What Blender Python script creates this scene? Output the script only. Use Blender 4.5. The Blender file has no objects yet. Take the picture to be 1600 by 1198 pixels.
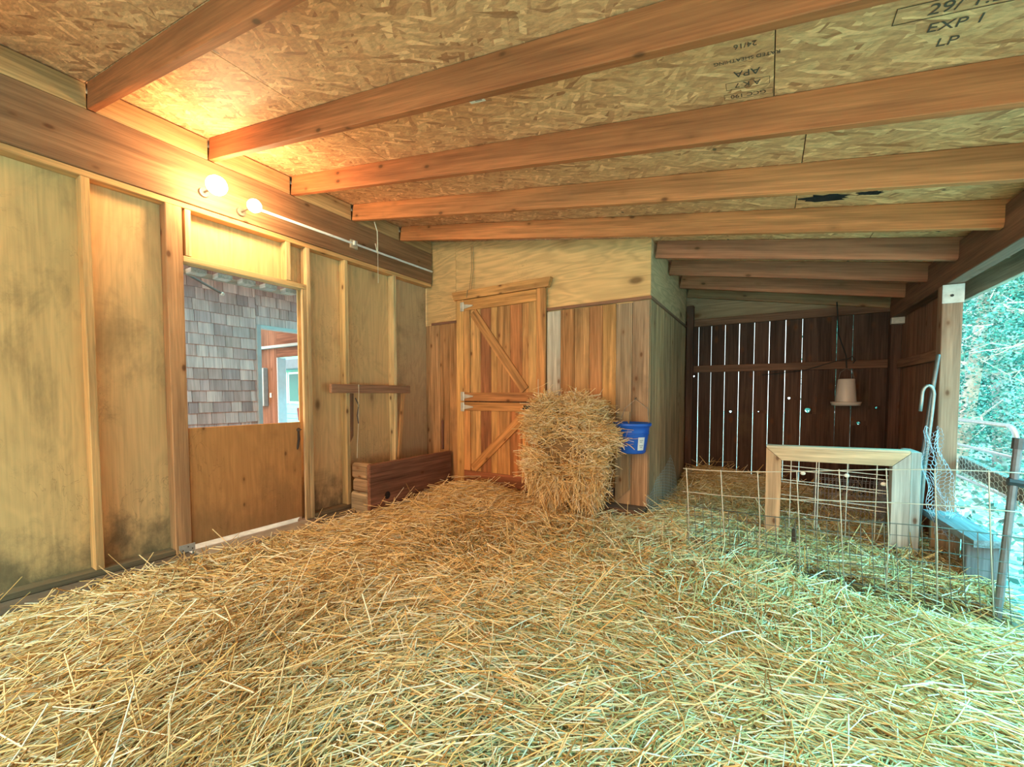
import bpy, bmesh, math, random
import numpy as np
from mathutils import Vector, Matrix, Euler

random.seed(7)
rng = np.random.default_rng(11)
S = bpy.context.scene
C = S.collection

# ------------------------------------------------------------------ camera
cam_data = bpy.data.cameras.new('camera')
cam = bpy.data.objects.new('camera', cam_data)
C.objects.link(cam)
cam.location = (3.45, 0.0, 1.10)
cam.rotation_euler = (math.radians(90 - 2.25), 0, math.radians(31.2))
cam_data.sensor_width = 36.0
cam_data.lens = 640 / 1600 * 36.0
cam_data.shift_x = -10 / 1600
cam_data.shift_y = 43 / 1600
cam_data.clip_start = 0.02
S.camera = cam

# ------------------------------------------------------------------ sky, exposure
S.view_settings.view_transform = 'Standard'
S.view_settings.look = 'None'
S.view_settings.gamma = 1.0
S.view_settings.use_curve_mapping = False
S.view_settings.exposure = 0.34
S.cycles.use_denoising = True
S.cycles.max_bounces = 8
S.cycles.diffuse_bounces = 5
S.cycles.sample_clamp_indirect = 8.0

W = bpy.data.worlds.new('sky')
S.world = W
W.use_nodes = True
wn, wl = W.node_tree.nodes, W.node_tree.links
wn.clear()
w_out = wn.new('ShaderNodeOutputWorld')
w_bg = wn.new('ShaderNodeBackground')
w_tc = wn.new('ShaderNodeTexCoord')
w_sep = wn.new('ShaderNodeSeparateXYZ')
wl.new(w_tc.outputs['Generated'], w_sep.inputs[0])
def w_ramp(sock, lo, hi):
    m = wn.new('ShaderNodeMapRange'); m.interpolation_type = 'SMOOTHSTEP'
    m.inputs['From Min'].default_value = lo; m.inputs['From Max'].default_value = hi
    wl.new(sock, m.inputs['Value']); return m.outputs[0]
def w_mix(f, a, b):
    m = wn.new('ShaderNodeMix'); m.data_type = 'RGBA'
    wl.new(f, m.inputs[0])
    for s, i in ((a, 6), (b, 7)):
        if isinstance(s, tuple): m.inputs[i].default_value = (*s, 1)
        else: wl.new(s, m.inputs[i])
    return m.outputs[2]
SKY_BACK = (8.1, 4.6, 1.95)       # warm fill light added to the sky behind the camera
SKY_EAST_HIGH = (1.8, 13.5, 15.5)  # cyan patch added high in the sky to light the floor near the opening
SKY_EAST = (1.05, 1.1, 1.05)        # cool glade beyond the open side
SKY_WEST = (1.5, 1.55, 1.9)       # yard between the buildings
SKY_NORTH = (1.8, 2.2, 2.2)
c1 = w_mix(w_ramp(w_sep.outputs['Y'], -0.2, 0.5), SKY_BACK, SKY_NORTH)
c1e = w_mix(w_ramp(w_sep.outputs['Z'], 0.38, 0.62), SKY_EAST, SKY_EAST_HIGH)
c2 = w_mix(w_ramp(w_sep.outputs['X'], 0.0, 0.45), c1, c1e)
mneg = wn.new('ShaderNodeMath'); mneg.operation = 'MULTIPLY'; mneg.inputs[1].default_value = -1
wl.new(w_sep.outputs['X'], mneg.inputs[0])
c3 = w_mix(w_ramp(mneg.outputs[0], 0.1, 0.6), c2, SKY_WEST)
wl.new(c3, w_bg.inputs['Color'])
w_bg.inputs['Strength'].default_value = 1.0
wl.new(w_bg.outputs[0], w_out.inputs[0])

BULB = 150.0                        # emission of the two bare bulbs
BULB_COL = (1.0, 0.72, 0.38)

# ------------------------------------------------------------------ helpers: materials
class NT:
    def __init__(s, name):
        s.m = bpy.data.materials.new(name); s.m.use_nodes = True
        s.n, s.l = s.m.node_tree.nodes, s.m.node_tree.links
        s.n.clear()
        s.out = s.n.new('ShaderNodeOutputMaterial')
        s.b = s.n.new('ShaderNodeBsdfPrincipled')
        s.l.new(s.b.outputs[0], s.out.inputs[0])
    def put(s, v, sock):
        if hasattr(v, 'is_output'): s.l.new(v, sock)
        elif isinstance(v, tuple) and len(v) == 3 and sock.type == 'RGBA': sock.default_value = (*v, 1)
        else: sock.default_value = v
    def attr(s, name, out='Vector'):
        a = s.n.new('ShaderNodeAttribute'); a.attribute_name = name; return a.outputs[out]
    def mapv(s, v, scale, loc=(0, 0, 0), rot=(0, 0, 0)):
        m = s.n.new('ShaderNodeMapping'); s.l.new(v, m.inputs[0])
        m.inputs['Scale'].default_value = scale; m.inputs['Location'].default_value = loc
        m.inputs['Rotation'].default_value = rot; return m.outputs[0]
    def noise(s, v, scale=1.0, detail=4.0, rough=0.55, dist=0.0, out='Fac'):
        n = s.n.new('ShaderNodeTexNoise'); s.l.new(v, n.inputs['Vector'])
        n.inputs['Scale'].default_value = scale; n.inputs['Detail'].default_value = detail
        n.inputs['Roughness'].default_value = rough; n.inputs['Distortion'].default_value = dist
        return n.outputs[out]
    def voro(s, v, scale=1.0, out='Distance', rand=1.0, feature='F1'):
        n = s.n.new('ShaderNodeTexVoronoi'); s.l.new(v, n.inputs['Vector']); n.feature = feature
        n.inputs['Scale'].default_value = scale; n.inputs['Randomness'].default_value = rand
        return n.outputs[out]
    def rng(s, v, a, b, c=0.0, d=1.0, smooth=False):
        m = s.n.new('ShaderNodeMapRange')
        if smooth: m.interpolation_type = 'SMOOTHSTEP'
        s.l.new(v, m.inputs['Value'])
        for k, x in zip(('From Min', 'From Max', 'To Min', 'To Max'), (a, b, c, d)): m.inputs[k].default_value = x
        return m.outputs[0]
    def math(s, op, a, b=0.0):
        m = s.n.new('ShaderNodeMath'); m.operation = op
        s.put(a, m.inputs[0]); s.put(b, m.inputs[1]); return m.outputs[0]
    def mix(s, f, a, b, mode='MIX'):
        m = s.n.new('ShaderNodeMix'); m.data_type = 'RGBA'; m.blend_type = mode
        s.put(f, m.inputs[0]); s.put(a, m.inputs[6]); s.put(b, m.inputs[7]); return m.outputs[2]
    def gray(s, v):
        c = s.n.new('ShaderNodeCombineColor')
        for i in range(3): s.l.new(v, c.inputs[i])
        return c.outputs[0]
    def vadd(s, a, b):
        m = s.n.new('ShaderNodeVectorMath'); m.operation = 'ADD'; s.put(a, m.inputs[0]); s.put(b, m.inputs[1]); return m.outputs[0]
    def bump(s, h, strength=0.3, dist=0.01):
        b = s.n.new('ShaderNodeBump'); s.l.new(h, b.inputs['Height'])
        b.inputs['Strength'].default_value = strength; b.inputs['Distance'].default_value = dist
        s.l.new(b.outputs[0], s.b.inputs['Normal'])
    def base(s, v): s.put(v, s.b.inputs['Base Color'])
    def rough(s, v): s.put(v, s.b.inputs['Roughness'])

def wood(name, contrast=0.35, rough=0.7, knots=0.8, stain=0.25, fine=34.0, big=0.25):
    t = NT(name)
    w = t.attr('wuv'); col = t.attr('col', 'Color')
    g1 = t.noise(t.mapv(w, (1.6, fine, fine)), 1.0, 6, 0.6, 0.4)
    g2 = t.noise(t.mapv(w, (0.9, 7, 7)), 1.0, 3, 0.5, 0.8)
    k = t.voro(t.mapv(w, (4.2, 8.0, 8.0)), 1.0)
    kn = t.rng(k, 0.05, 0.13, 1.0, 0.0, True)
    halo = t.rng(k, 0.08, 0.26, 1.0, 0.0, True)
    g3 = t.noise(t.mapv(w, (2.5, fine * 3.2, fine * 3.2), (4, 4, 4)), 1.0, 3, 0.6, 0.2)
    a = t.rng(g1, 0.3, 0.7, 1 - contrast, 1 + contrast * 0.55)
    b = t.rng(g2, 0.3, 0.7, 1 - big, 1 + big * 0.6)
    c = t.mix(1.0, col, t.gray(t.math('MULTIPLY', t.math('MULTIPLY', a, b), t.rng(g3, 0.3, 0.6, 1 - contrast * 0.6, 1.1))), 'MULTIPLY')
    c = t.mix(t.math('MULTIPLY', halo, 0.28 * knots), c, (0.20, 0.07, 0.02))
    c = t.mix(t.math('MULTIPLY', kn, 0.8 * knots), c, (0.10, 0.035, 0.012))
    if stain:
        st = t.rng(t.noise(t.mapv(w, (2.0, 3.2, 3.2)), 1.0, 5, 0.62), 0.55, 0.75, 0, stain, True)
        c = t.mix(st, c, (0.11, 0.075, 0.045))
    t.base(c); t.rough(rough)
    t.b.inputs['Specular IOR Level'].default_value = 0.25
    t.bump(g1, 0.25, 0.004)
    return t.m

def plywood(name, stain=0.3, wave=0.22, ks=1.0, grime=0.0):
    t = NT(name)
    w = t.attr('wuv'); col = t.attr('col', 'Color')
    warp = t.noise(t.mapv(w, (0.75, 4.2, 4.2)), 1.0, 3, 0.5, 0.5)
    rings = t.math('SINE', t.math('MULTIPLY', warp, 75.0))
    g1 = t.noise(t.mapv(w, (2.0, 70, 70)), 1.0, 4, 0.6)
    a = t.rng(rings, -1, 1, 1 - wave, 1 + wave * 0.35)
    b = t.rng(g1, 0.3, 0.7, 0.88, 1.08)
    c = t.mix(1.0, col, t.gray(t.math('MULTIPLY', a, b)), 'MULTIPLY')
    k = t.voro(t.mapv(w, (1.3 * ks, 2.6 * ks, 2.6 * ks)), 1.0)
    c = t.mix(t.rng(k, 0.04, 0.12, 0.75, 0.0, True), c, (0.09, 0.035, 0.012))
    c = t.mix(t.rng(k, 0.10, 0.26, 0.22, 0.0, True), c, (0.20, 0.08, 0.03))
    st = t.rng(t.noise(t.mapv(w, (1.5, 2.4, 2.4), (3, 1, 7)), 1.0, 6, 0.65, 0.5), 0.53, 0.78, 0, stain, True)
    c = t.mix(st, c, (0.15, 0.10, 0.045))
    sc = t.noise(t.mapv(w, (5, 9, 9), (1, 8, 2)), 1.0, 3, 0.6, 1.5)
    scr = t.rng(t.math('ABSOLUTE', t.math('SUBTRACT', sc, 0.5)), 0.0, 0.012, 0.4, 0.0)
    msk = t.rng(t.noise(w, 1.7, 2), 0.52, 0.62, 0, 1)
    c = t.mix(t.math('MULTIPLY', scr, msk), c, (0.18, 0.08, 0.03))
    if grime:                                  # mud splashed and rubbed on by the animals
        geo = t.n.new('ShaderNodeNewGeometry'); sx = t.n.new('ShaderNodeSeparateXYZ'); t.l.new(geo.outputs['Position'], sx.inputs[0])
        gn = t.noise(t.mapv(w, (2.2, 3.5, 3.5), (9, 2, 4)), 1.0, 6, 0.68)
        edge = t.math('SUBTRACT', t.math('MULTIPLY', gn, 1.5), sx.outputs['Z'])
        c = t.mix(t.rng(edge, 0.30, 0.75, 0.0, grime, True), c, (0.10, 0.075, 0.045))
    t.base(c); t.rough(0.75); t.b.inputs['Specular IOR Level'].default_value = 0.2
    t.bump(g1, 0.15, 0.003)
    return t.m

def osb(name):
    t = NT(name)
    w = t.attr('wuv'); col = t.attr('col', 'Color')
    wob = t.noise(w, 6.0, 2, 0.5, 0, 'Color')
    v = t.n.new('ShaderNodeVectorMath'); v.operation = 'MULTIPLY_ADD'
    t.l.new(wob, v.inputs[0]); v.inputs[1].default_value = (0.05, 0.05, 0.0); t.l.new(w, v.inputs[2])
    p = v.outputs[0]
    cells, dists = [], []
    for (rot, sx, sy, off) in ((0.55, 8, 46, 0.0), (0.2, 10, 60, 3.3), (1.0, 8, 44, 7.1), (-0.35, 11, 54, 11.0)):
        q = t.mapv(p, (sx, sy, 1), (off, off * 1.7, off), (0, 0, 0))
        r = t.n.new('ShaderNodeVectorRotate'); r.rotation_type = 'Z_AXIS'; r.inputs['Angle'].default_value = rot
        t.l.new(p, r.inputs['Vector'])
        q = t.mapv(r.outputs[0], (sx, sy, 1), (off, off * 1.7, off))
        n = t.n.new('ShaderNodeTexVoronoi'); t.l.new(q, n.inputs['Vector']); n.inputs['Scale'].default_value = 1.0
        n.voronoi_dimensions = '2D'
        s = t.n.new('ShaderNodeSeparateColor'); t.l.new(n.outputs['Color'], s.inputs[0])
        cells.append((s.outputs[0], s.outputs[1], n.outputs['Distance']))
    val, hgt = cells[0][0], cells[0][0]
    for i in (1, 2, 3):
        pick = t.rng(cells[i][1], 0.52, 0.54)
        m = t.n.new('ShaderNodeMix'); t.l.new(pick, m.inputs[0]); t.l.new(val, m.inputs[2]); t.l.new(cells[i][0], m.inputs[3])
        val = m.outputs[0]
    fine = t.noise(t.mapv(p, (30, 90, 1)), 1.0, 5, 0.65)
    ramp = t.n.new('ShaderNodeValToRGB'); t.l.new(val, ramp.inputs[0])
    e = ramp.color_ramp.elements
    e[0].position = 0.0; e[0].color = (0.52, 0.33, 0.21, 1)
    e[1].position = 1.0; e[1].color = (1.25, 1.15, 0.85, 1)
    for pos, cc in ((0.10, (0.74, 0.54, 0.38)), (0.5, (0.86, 0.68, 0.48)), (0.85, (0.97, 0.84, 0.62))):
        x = e.new(pos); x.color = (*cc, 1)
    c = t.mix(1.0, col, ramp.outputs[0], 'MULTIPLY')
    c = t.mix(1.0, c, t.gray(t.rng(fine, 0.3, 0.7, 0.72, 1.15)), 'MULTIPLY')
    nk = t.voro(t.mapv(w, (4.5, 3.2, 1)), 1.0); c = t.mix(t.rng(nk, 0.03, 0.06, 0.8, 0.0, True), c, (0.08, 0.05, 0.03))
    t.base(c); t.rough(0.6); t.b.inputs['Specular IOR Level'].default_value = 0.3
    t.bump(t.math('ADD', val, t.math('MULTIPLY', fine, 0.5)), 0.5, 0.008)
    return t.m

def plain(name, rough=0.6, metal=0.0, spec=0.4, var=0.15, scale=8.0, bump=0.0, dirt=None):
    t = NT(name)
    w = t.attr('wuv'); col = t.attr('col', 'Color')
    n = t.noise(w, scale, 5, 0.6)
    c = t.mix(1.0, col, t.gray(t.rng(n, 0.3, 0.7, 1 - var, 1 + var * 0.6)), 'MULTIPLY')
    if dirt:
        c = t.mix(t.rng(t.noise(w, 3.0, 5, 0.65), 0.5, 0.7, 0, dirt[1], True), c, dirt[0])
    t.base(c); t.rough(rough); t.b.inputs['Metallic'].default_value = metal
    t.b.inputs['Specular IOR Level'].default_value = spec
    if bump: t.bump(n, bump, 0.01)
    return t.m

def leafm(name):
    t = NT(name)
    col = t.attr('col', 'Color')
    t.base(col); t.rough(0.55)
    tr = t.n.new('ShaderNodeBsdfTranslucent'); t.l.new(col, tr.inputs[0])
    mx = t.n.new('ShaderNodeMixShader'); mx.inputs[0].default_value = 0.4
    t.l.new(t.b.outputs[0], mx.inputs[1]); t.l.new(tr.outputs[0], mx.inputs[2]); t.l.new(mx.outputs[0], t.out.inputs[0])
    return t.m

def strawm(name):
    t = NT(name)
    col = t.attr('col', 'Color')
    t.base(col); t.rough(0.5); t.b.inputs['Specular IOR Level'].default_value = 0.35
    return t.m

def emit(name, col, strength):
    t = NT(name)
    t.base((1.0, 0.9, 0.7)); t.put(col, t.b.inputs['Emission Color']); t.b.inputs['Emission Strength'].default_value = strength
    return t.m

M_PINE = wood('pine_lumber', 0.34, 0.65, 1.0, 0.22)
M_CEDAR = wood('cedar_door_boards', 0.45, 0.6, 1.0, 0.22, 26, 0.3)
M_BARN = wood('weathered_barn_boards', 0.45, 0.85, 0.9, 0.45, 40, 0.35)
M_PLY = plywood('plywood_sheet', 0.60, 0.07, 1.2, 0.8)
M_PLYC = plywood('grained_plywood', 0.16, 0.15)
M_PLYD = plywood('knotty_plywood', 0.35, 0.08, 3.6, 0.35)
M_OSB = osb('oriented_strand_board')
M_METAL = plain('galvanized_steel', 0.45, 0.75, 0.5, 0.2, 20)
M_PAINT = plain('painted_steel', 0.45, 0.0, 0.5, 0.12, 20)
M_IRON = plain('black_iron', 0.5, 0.6, 0.4, 0.2, 20)
M_PLASTIC = plain('moulded_plastic', 0.38, 0.0, 0.5, 0.06, 6)
M_PAPER = plain('printed_paper', 0.7, 0.0, 0.2, 0.05, 12)
M_DIRT = plain('packed_dirt', 0.95, 0, 0.1, 0.5, 14, 0.6)
M_CONC = plain('rough_concrete', 0.9, 0, 0.2, 0.25, 9, 0.3, ((0.10, 0.075, 0.05), 0.6))
M_GROUND = plain('pale_gravel_ground', 0.95, 0, 0.1, 0.35, 6, 0.4)
M_STRAW = strawm('straw_stalks')
M_MULCH = plain('straw_litter', 0.9, 0, 0.1, 0.5, 40, 0.8)
M_TWINE = plain('baling_twine', 0.9, 0, 0.1, 0.1, 30)
M_INK = plain('stamp_ink', 0.9, 0, 0.05, 0.2, 30)
M_SHINGLE = wood('weathered_shingles', 0.25, 0.9, 0.0, 0.2, 40, 0.3)
M_LEAF = leafm('leaves')
M_BARK = plain('bark', 0.95, 0, 0.1, 0.45, 12, 0.8)
M_PAINTW = plain('house_paint', 0.6, 0, 0.3, 0.1, 8)
M_GLASS = plain('dark_window_glass', 0.1, 0.0, 0.6, 0.02, 2)
M_BULB = emit('glowing_bulb', BULB_COL, BULB)

# ------------------------------------------------------------------ helpers: meshes
LOC = {}
GR = {'x': 0, 'y': 1, 'z': 2}
def finish_mesh(name, V, faces, cols, wuv, mat, parent, origin, recalc, smooth):
    V = np.asarray(V, dtype=np.float64)
    if parent is not None: o3 = LOC[parent.name]
    elif origin is not None: o3 = np.array(origin, float)
    else:
        lo, hi = V.min(0), V.max(0); o3 = np.array([(lo[0] + hi[0]) / 2, (lo[1] + hi[1]) / 2, lo[2]])
    me = bpy.data.meshes.new(name)
    if isinstance(faces, np.ndarray):
        k = faces.shape[1]; nf = len(faces)
        me.vertices.add(len(V)); me.vertices.foreach_set('co', (V - o3).astype(np.float32).ravel())
        me.loops.add(nf * k); me.loops.foreach_set('vertex_index', faces.astype(np.int32).ravel())
        me.polygons.add(nf)
        me.polygons.foreach_set('loop_start', np.arange(0, nf * k, k, dtype=np.int32))
        me.update(calc_edges=True)
    else:
        me.from_pydata((V - o3).tolist(), [], faces)
    if recalc:
        bm = bmesh.new(); bm.from_mesh(me); bmesh.ops.recalc_face_normals(bm, faces=bm.faces); bm.to_mesh(me); bm.free()
    a = me.attributes.new('col', 'FLOAT_COLOR', 'POINT')
    c4 = np.ones((len(V), 4), np.float32); c4[:, :3] = np.asarray(cols, np.float32)
    a.data.foreach_set('color', c4.ravel())
    b = me.attributes.new('wuv', 'FLOAT_VECTOR', 'POINT')
    b.data.foreach_set('vector', np.asarray(wuv, np.float32).ravel())
    if smooth: me.polygons.foreach_set('use_smooth', np.ones(len(me.polygons), bool))
    me.materials.append(mat)
    ob = bpy.data.objects.new(name, me); C.objects.link(ob)
    if parent is not None: ob.parent = parent
    else: ob.location = tuple(o3)
    LOC[ob.name] = o3
    return ob

class MB:
    def __init__(s): s.v, s.f, s.c, s.w = [], [], [], []
    def add(s, verts, faces, col, wuv=None, M=None):
        n = len(s.v)
        off = np.array([random.uniform(0, 40), random.uniform(0, 40), random.uniform(0, 40)])
        for i, p in enumerate(verts):
            q = wuv[i] if wuv is not None else p
            s.w.append((q[0] + off[0], q[1] + off[1], q[2] + off[2]))
            p = Vector(p)
            s.v.append(tuple(M @ p if M is not None else p)); s.c.append(col)
        s.f += [tuple(j + n for j in f) for f in faces]
        return s
    def box(s, x0, x1, y0, y1, z0, z1, col, grain='x', ch=0.003, M=None):
        lo, hi = (x0, y0, z0), (x1, y1, z1)
        ch = min(ch, 0.3 * min(x1 - x0, y1 - y0, z1 - z0))
        V, idx = [], {}
        for a in range(3):
            u, w = [i for i in range(3) if i != a]
            for sa in (0, 1):
                for su in (0, 1):
                    for sw in (0, 1):
                        p = [0, 0, 0]
                        p[a] = hi[a] if sa else lo[a]
                        p[u] = hi[u] - ch if su else lo[u] + ch
                        p[w] = hi[w] - ch if sw else lo[w] + ch
                        key = [0, 0, 0]; key[a] = sa; key[u] = su; key[w] = sw
                        idx[(a, tuple(key))] = len(V); V.append(tuple(p))
        F = []
        for a in range(3):
            u, w = [i for i in range(3) if i != a]
            for sa in (0, 1):
                q = []
                for su, sw in ((0, 0), (1, 0), (1, 1), (0, 1)):
                    k = [0, 0, 0]; k[a] = sa; k[u] = su; k[w] = sw; q.append(idx[(a, tuple(k))])
                F.append(tuple(q) if (sa == 1) == (a != 1) else tuple(q[::-1]))
        for a in range(3):
            for b in range(a + 1, 3):
                w = 3 - a - b
                for sa in (0, 1):
                    for sb in (0, 1):
                        k0 = [0, 0, 0]; k0[a] = sa; k0[b] = sb; k1 = list(k0); k1[w] = 1
                        F.append((idx[(a, tuple(k0))], idx[(a, tuple(k1))], idx[(b, tuple(k1))], idx[(b, tuple(k0))]))
        for k in idx:
            if k[0] == 0: F.append((idx[(0, k[1])], idx[(1, k[1])], idx[(2, k[1])]))
        g = GR[grain]; o = [i for i in range(3) if i != g]
        return s.add(V, F, col, [(p[g], p[o[0]], p[o[1]]) for p in V], M)
    def prism(s, poly, axis, a0, a1, col, grain=None, M=None):
        """poly: 2D points in the two axes other than axis, extruded from a0 to a1"""
        o = [i for i in range(3) if i != axis]; n = len(poly); V = []
        for a in (a0, a1):
            for p in poly:
                q = [0, 0, 0]; q[axis] = a; q[o[0]] = p[0]; q[o[1]] = p[1]; V.append(tuple(q))
        F = [tuple(range(n)), tuple(range(2 * n - 1, n - 1, -1))]
        F += [(i, (i + 1) % n, n + (i + 1) % n, n + i) for i in range(n)]
        g = GR[grain] if grain else axis; oo = [i for i in range(3) if i != g]
        return s.add(V, F, col, [(p[g], p[oo[0]], p[oo[1]]) for p in V], M)
    def tube(s, path, r, col, n=8, M=None, cap=True):
        P = [Vector(p) for p in path]; k = len(P)
        R = r if isinstance(r, (list, tuple)) else [r] * k
        T = [(P[min(i + 1, k - 1)] - P[max(i - 1, 0)]).normalized() for i in range(k)]
        a = Vector((0, 0, 1)) if abs(T[0].z) < 0.9 else Vector((1, 0, 0))
        N = (a - T[0] * a.dot(T[0])).normalized(); V, Wv, F = [], [], []
        d = 0.0
        for i in range(k):
            if i: d += (P[i] - P[i - 1]).length
            N = (N - T[i] * N.dot(T[i])).normalized(); B = T[i].cross(N)
            for j in range(n):
                t = 2 * math.pi * j / n
                V.append(tuple(P[i] + (N * math.cos(t) + B * math.sin(t)) * R[i]))
                Wv.append((d, math.cos(t) * R[i], math.sin(t) * R[i]))
        for i in range(k - 1):
            for j in range(n):
                F.append((i * n + j, i * n + (j + 1) % n, (i + 1) * n + (j + 1) % n, (i + 1) * n + j))
        if cap: F += [tuple(range(n))[::-1], tuple((k - 1) * n + j for j in range(n))]
        return s.add(V, F, col, Wv, M)
    def lathe(s, prof, cx, cy, col, n=32, M=None, ymax=None):
        V, F = [], []; k = len(prof)
        for r, z in prof:
            for j in range(n):
                t = 2 * math.pi * j / n; y = cy + r * math.sin(t)
                if ymax is not None: y = min(y, ymax)
                V.append((cx + r * math.cos(t), y, z))
        for i in range(k - 1):
            for j in range(n):
                F.append((i * n + j, i * n + (j + 1) % n, (i + 1) * n + (j + 1) % n, (i + 1) * n + j))
        return s.add(V, F, col, None, M)
    def ball(s, c, r, col, nu=16, nv=10, sc=(1, 1, 1)):
        V, F = [], []
        for i in range(nv + 1):
            p = math.pi * i / nv
            for j in range(nu):
                t = 2 * math.pi * j / nu
                V.append((c[0] + r * sc[0] * math.sin(p) * math.cos(t), c[1] + r * sc[1] * math.sin(p) * math.sin(t), c[2] + r * sc[2] * math.cos(p)))
        for i in range(nv):
            for j in range(nu):
                F.append((i * nu + j, i * nu + (j + 1) % nu, (i + 1) * nu + (j + 1) % nu, (i + 1) * nu + j))
        return s.add(V, F, col)
    def build(s, name, mat, parent=None, origin=None, smooth=False, recalc=True):
        return finish_mesh(name, s.v, s.f, s.c, s.w, mat, parent, origin, recalc, smooth)

def tag(o, label=None, cat=None, group=None, kind=None):
    if label: o['label'] = label
    if cat: o['category'] = cat
    if group: o['group'] = group
    if kind: o['kind'] = kind
    return o
def empty(name, loc, label=None, cat=None, group=None, kind=None):
    o = bpy.data.objects.new(name, None); C.objects.link(o); o.location = loc
    o.empty_display_size = 0.1
    LOC[o.name] = np.array(loc, float)
    return tag(o, label, cat, group, kind)
def jit(c, d=0.12):
    f = 1 + random.uniform(-d, d); h = random.uniform(-d, d) * 0.25
    return (c[0] * f * (1 + h), c[1] * f, c[2] * f * (1 - h))
def rot_between(p, q, roll=0.0):
    """matrix taking a box along +X from the origin to the segment p->q"""
    p, q = Vector(p), Vector(q); d = (q - p)
    return Matrix.Translation(p) @ d.to_track_quat('X', 'Z').to_matrix().to_4x4() @ Matrix.Rotation(roll, 4, 'X')

# colours (linear albedo)
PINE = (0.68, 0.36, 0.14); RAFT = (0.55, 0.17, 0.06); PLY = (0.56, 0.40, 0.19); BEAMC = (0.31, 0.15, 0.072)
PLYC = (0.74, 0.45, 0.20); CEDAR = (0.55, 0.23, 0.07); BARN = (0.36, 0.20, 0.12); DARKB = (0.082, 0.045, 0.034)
GREY = (0.42, 0.37, 0.30); GALV = (0.62, 0.64, 0.64); STRAWC = (0.78, 0.58, 0.24)

SLOPE = 0.1775
def rz(x): return 2.775 - SLOPE * x          # underside of the rafters
RD = 0.15                                    # rafter depth

# ================================================================== SETTING
# ground outside and dirt floor
mb = MB()
mb.box(-30, 30, -25, 35, -0.30, -0.13, (0.50, 0.55, 0.53), 'x', 0.0)
tag(mb.build('ground', M_GROUND, origin=(0, 0, -0.3)), 'pale bare ground outside around the open barn', 'ground', kind='structure')
mb = MB(); mb.box(0.0, 4.62, -1.5, 5.55, -0.129, -0.07, (0.16, 0.115, 0.085), 'x', 0.0)
tag(mb.build('floor', M_DIRT), 'dark packed dirt floor under the straw', 'floor', kind='structure')

# left wall: sheathing, top plate, foundation
wall_left = empty('wall_left', (0, 0, 0), 'yellowed plywood sheathing of the stud wall with the half door', 'wall', kind='structure')
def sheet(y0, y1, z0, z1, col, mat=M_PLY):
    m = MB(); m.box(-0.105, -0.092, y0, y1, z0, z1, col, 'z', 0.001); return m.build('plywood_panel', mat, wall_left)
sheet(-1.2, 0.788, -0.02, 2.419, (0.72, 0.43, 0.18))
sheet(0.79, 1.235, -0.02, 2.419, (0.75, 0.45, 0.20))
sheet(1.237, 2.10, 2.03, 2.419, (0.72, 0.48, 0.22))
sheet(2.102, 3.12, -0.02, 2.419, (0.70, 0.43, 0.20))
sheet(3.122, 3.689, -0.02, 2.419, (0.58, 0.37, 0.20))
m = MB(); m.box(-0.14, -0.125, -1.2, 5.6, 2.45, 2.93, (0.3, 0.2, 0.12), 'y', 0.001); m.box(-0.14, -0.125, 3.73, 5.6, -0.1, 2.45, (0.3, 0.2, 0.12), 'y', 0.001)
m.box(-0.14, 2.56, 5.575, 5.59, -0.1, 2.45, (0.2, 0.12, 0.08), 'x', 0.001); m.box(2.535, 2.545, 3.73, 5.56, 0.0, 2.3, (0.2, 0.12, 0.08), 'y', 0.001)
tag(m.build('wall_outer', M_BARN), 'outer sheathing behind the inner room', 'wall', kind='structure')
m = MB(); m.box(-0.09, 0.0, -1.2, 3.69, 2.382, 2.42, PINE, 'y'); m.build('top_plate', M_PINE, wall_left)
m = MB(); m.box(-0.09, 0.0, -1.2, 1.154, 0.0, 0.036, (0.24, 0.16, 0.09), 'y'); m.build('sole_plate', M_PINE, wall_left)
m = MB(); m.box(-0.09, 0.0, 2.169, 3.69, 0.0, 0.036, (0.24, 0.16, 0.09), 'y'); m.build('sole_plate', M_PINE, wall_left)
m = MB(); m.box(-0.16, 0.13, -1.2, 1.248, -0.20, -0.002, (0.17, 0.12, 0.085), 'y', 0.02); m.box(-0.16, 0.13, 2.092, 3.69, -0.20, -0.002, (0.17, 0.12, 0.085), 'y', 0.02); m.box(-0.02, 0.13, 1.248, 2.092, -0.20, -0.055, (0.17, 0.12, 0.085), 'y', 0.01)
tag(m.build('trim_1', M_CONC), 'rough concrete curb along the foot of the stud wall', 'curb', kind='structure')

# big beam on the stud wall, ledger blocking above
m = MB(); m.box(-0.10, 0.012, -1.2, 3.69, 2.421, 2.772, BEAMC, 'y', 0.004)
tag(m.build('beam', M_PINE), 'wide brown beam running above the studs, two lit bulbs on it', 'beam', kind='thing')
# ceiling: OSB sheets lying on the rafters
ceiling = empty('ceiling', (2.4, 2.2, 2.6), 'chipboard roof sheets seen from below above the rafters', 'ceiling', kind='structure')
ang = math.atan(SLOPE)
def roof_sheet(x0, x1, y0, y1, col):
    m = MB(); L = 1 / math.cos(ang)
    Mx = Matrix.Translation((0, 0, rz(0) + RD + 0.001)) @ Matrix.Rotation(ang, 4, 'Y')
    m.box(x0 * L, x1 * L, y0, y1, 0, 0.012, col, 'x', 0.0008, Mx)
    m.build('roof_sheet', M_OSB, ceiling)
OSBC = (0.86, 0.55, 0.36)
ys = [-1.4, -0.42, 0.80, 2.02, 3.22, 4.42, 5.75]
for i in range(len(ys) - 1):
    sp = [-0.5, 1.16, 3.58, 5.0] if i % 2 else [-0.5, 2.37, 4.05, 5.0]
    if i == 2: sp = [-0.5, 1.18, 3.45, 5.0]
    for k in range(len(sp) - 1):
        roof_sheet(sp[k] + 0.002, sp[k + 1] - 0.002, ys[i] + 0.0015, ys[i + 1] - 0.0015, jit(OSBC, 0.05))

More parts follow.
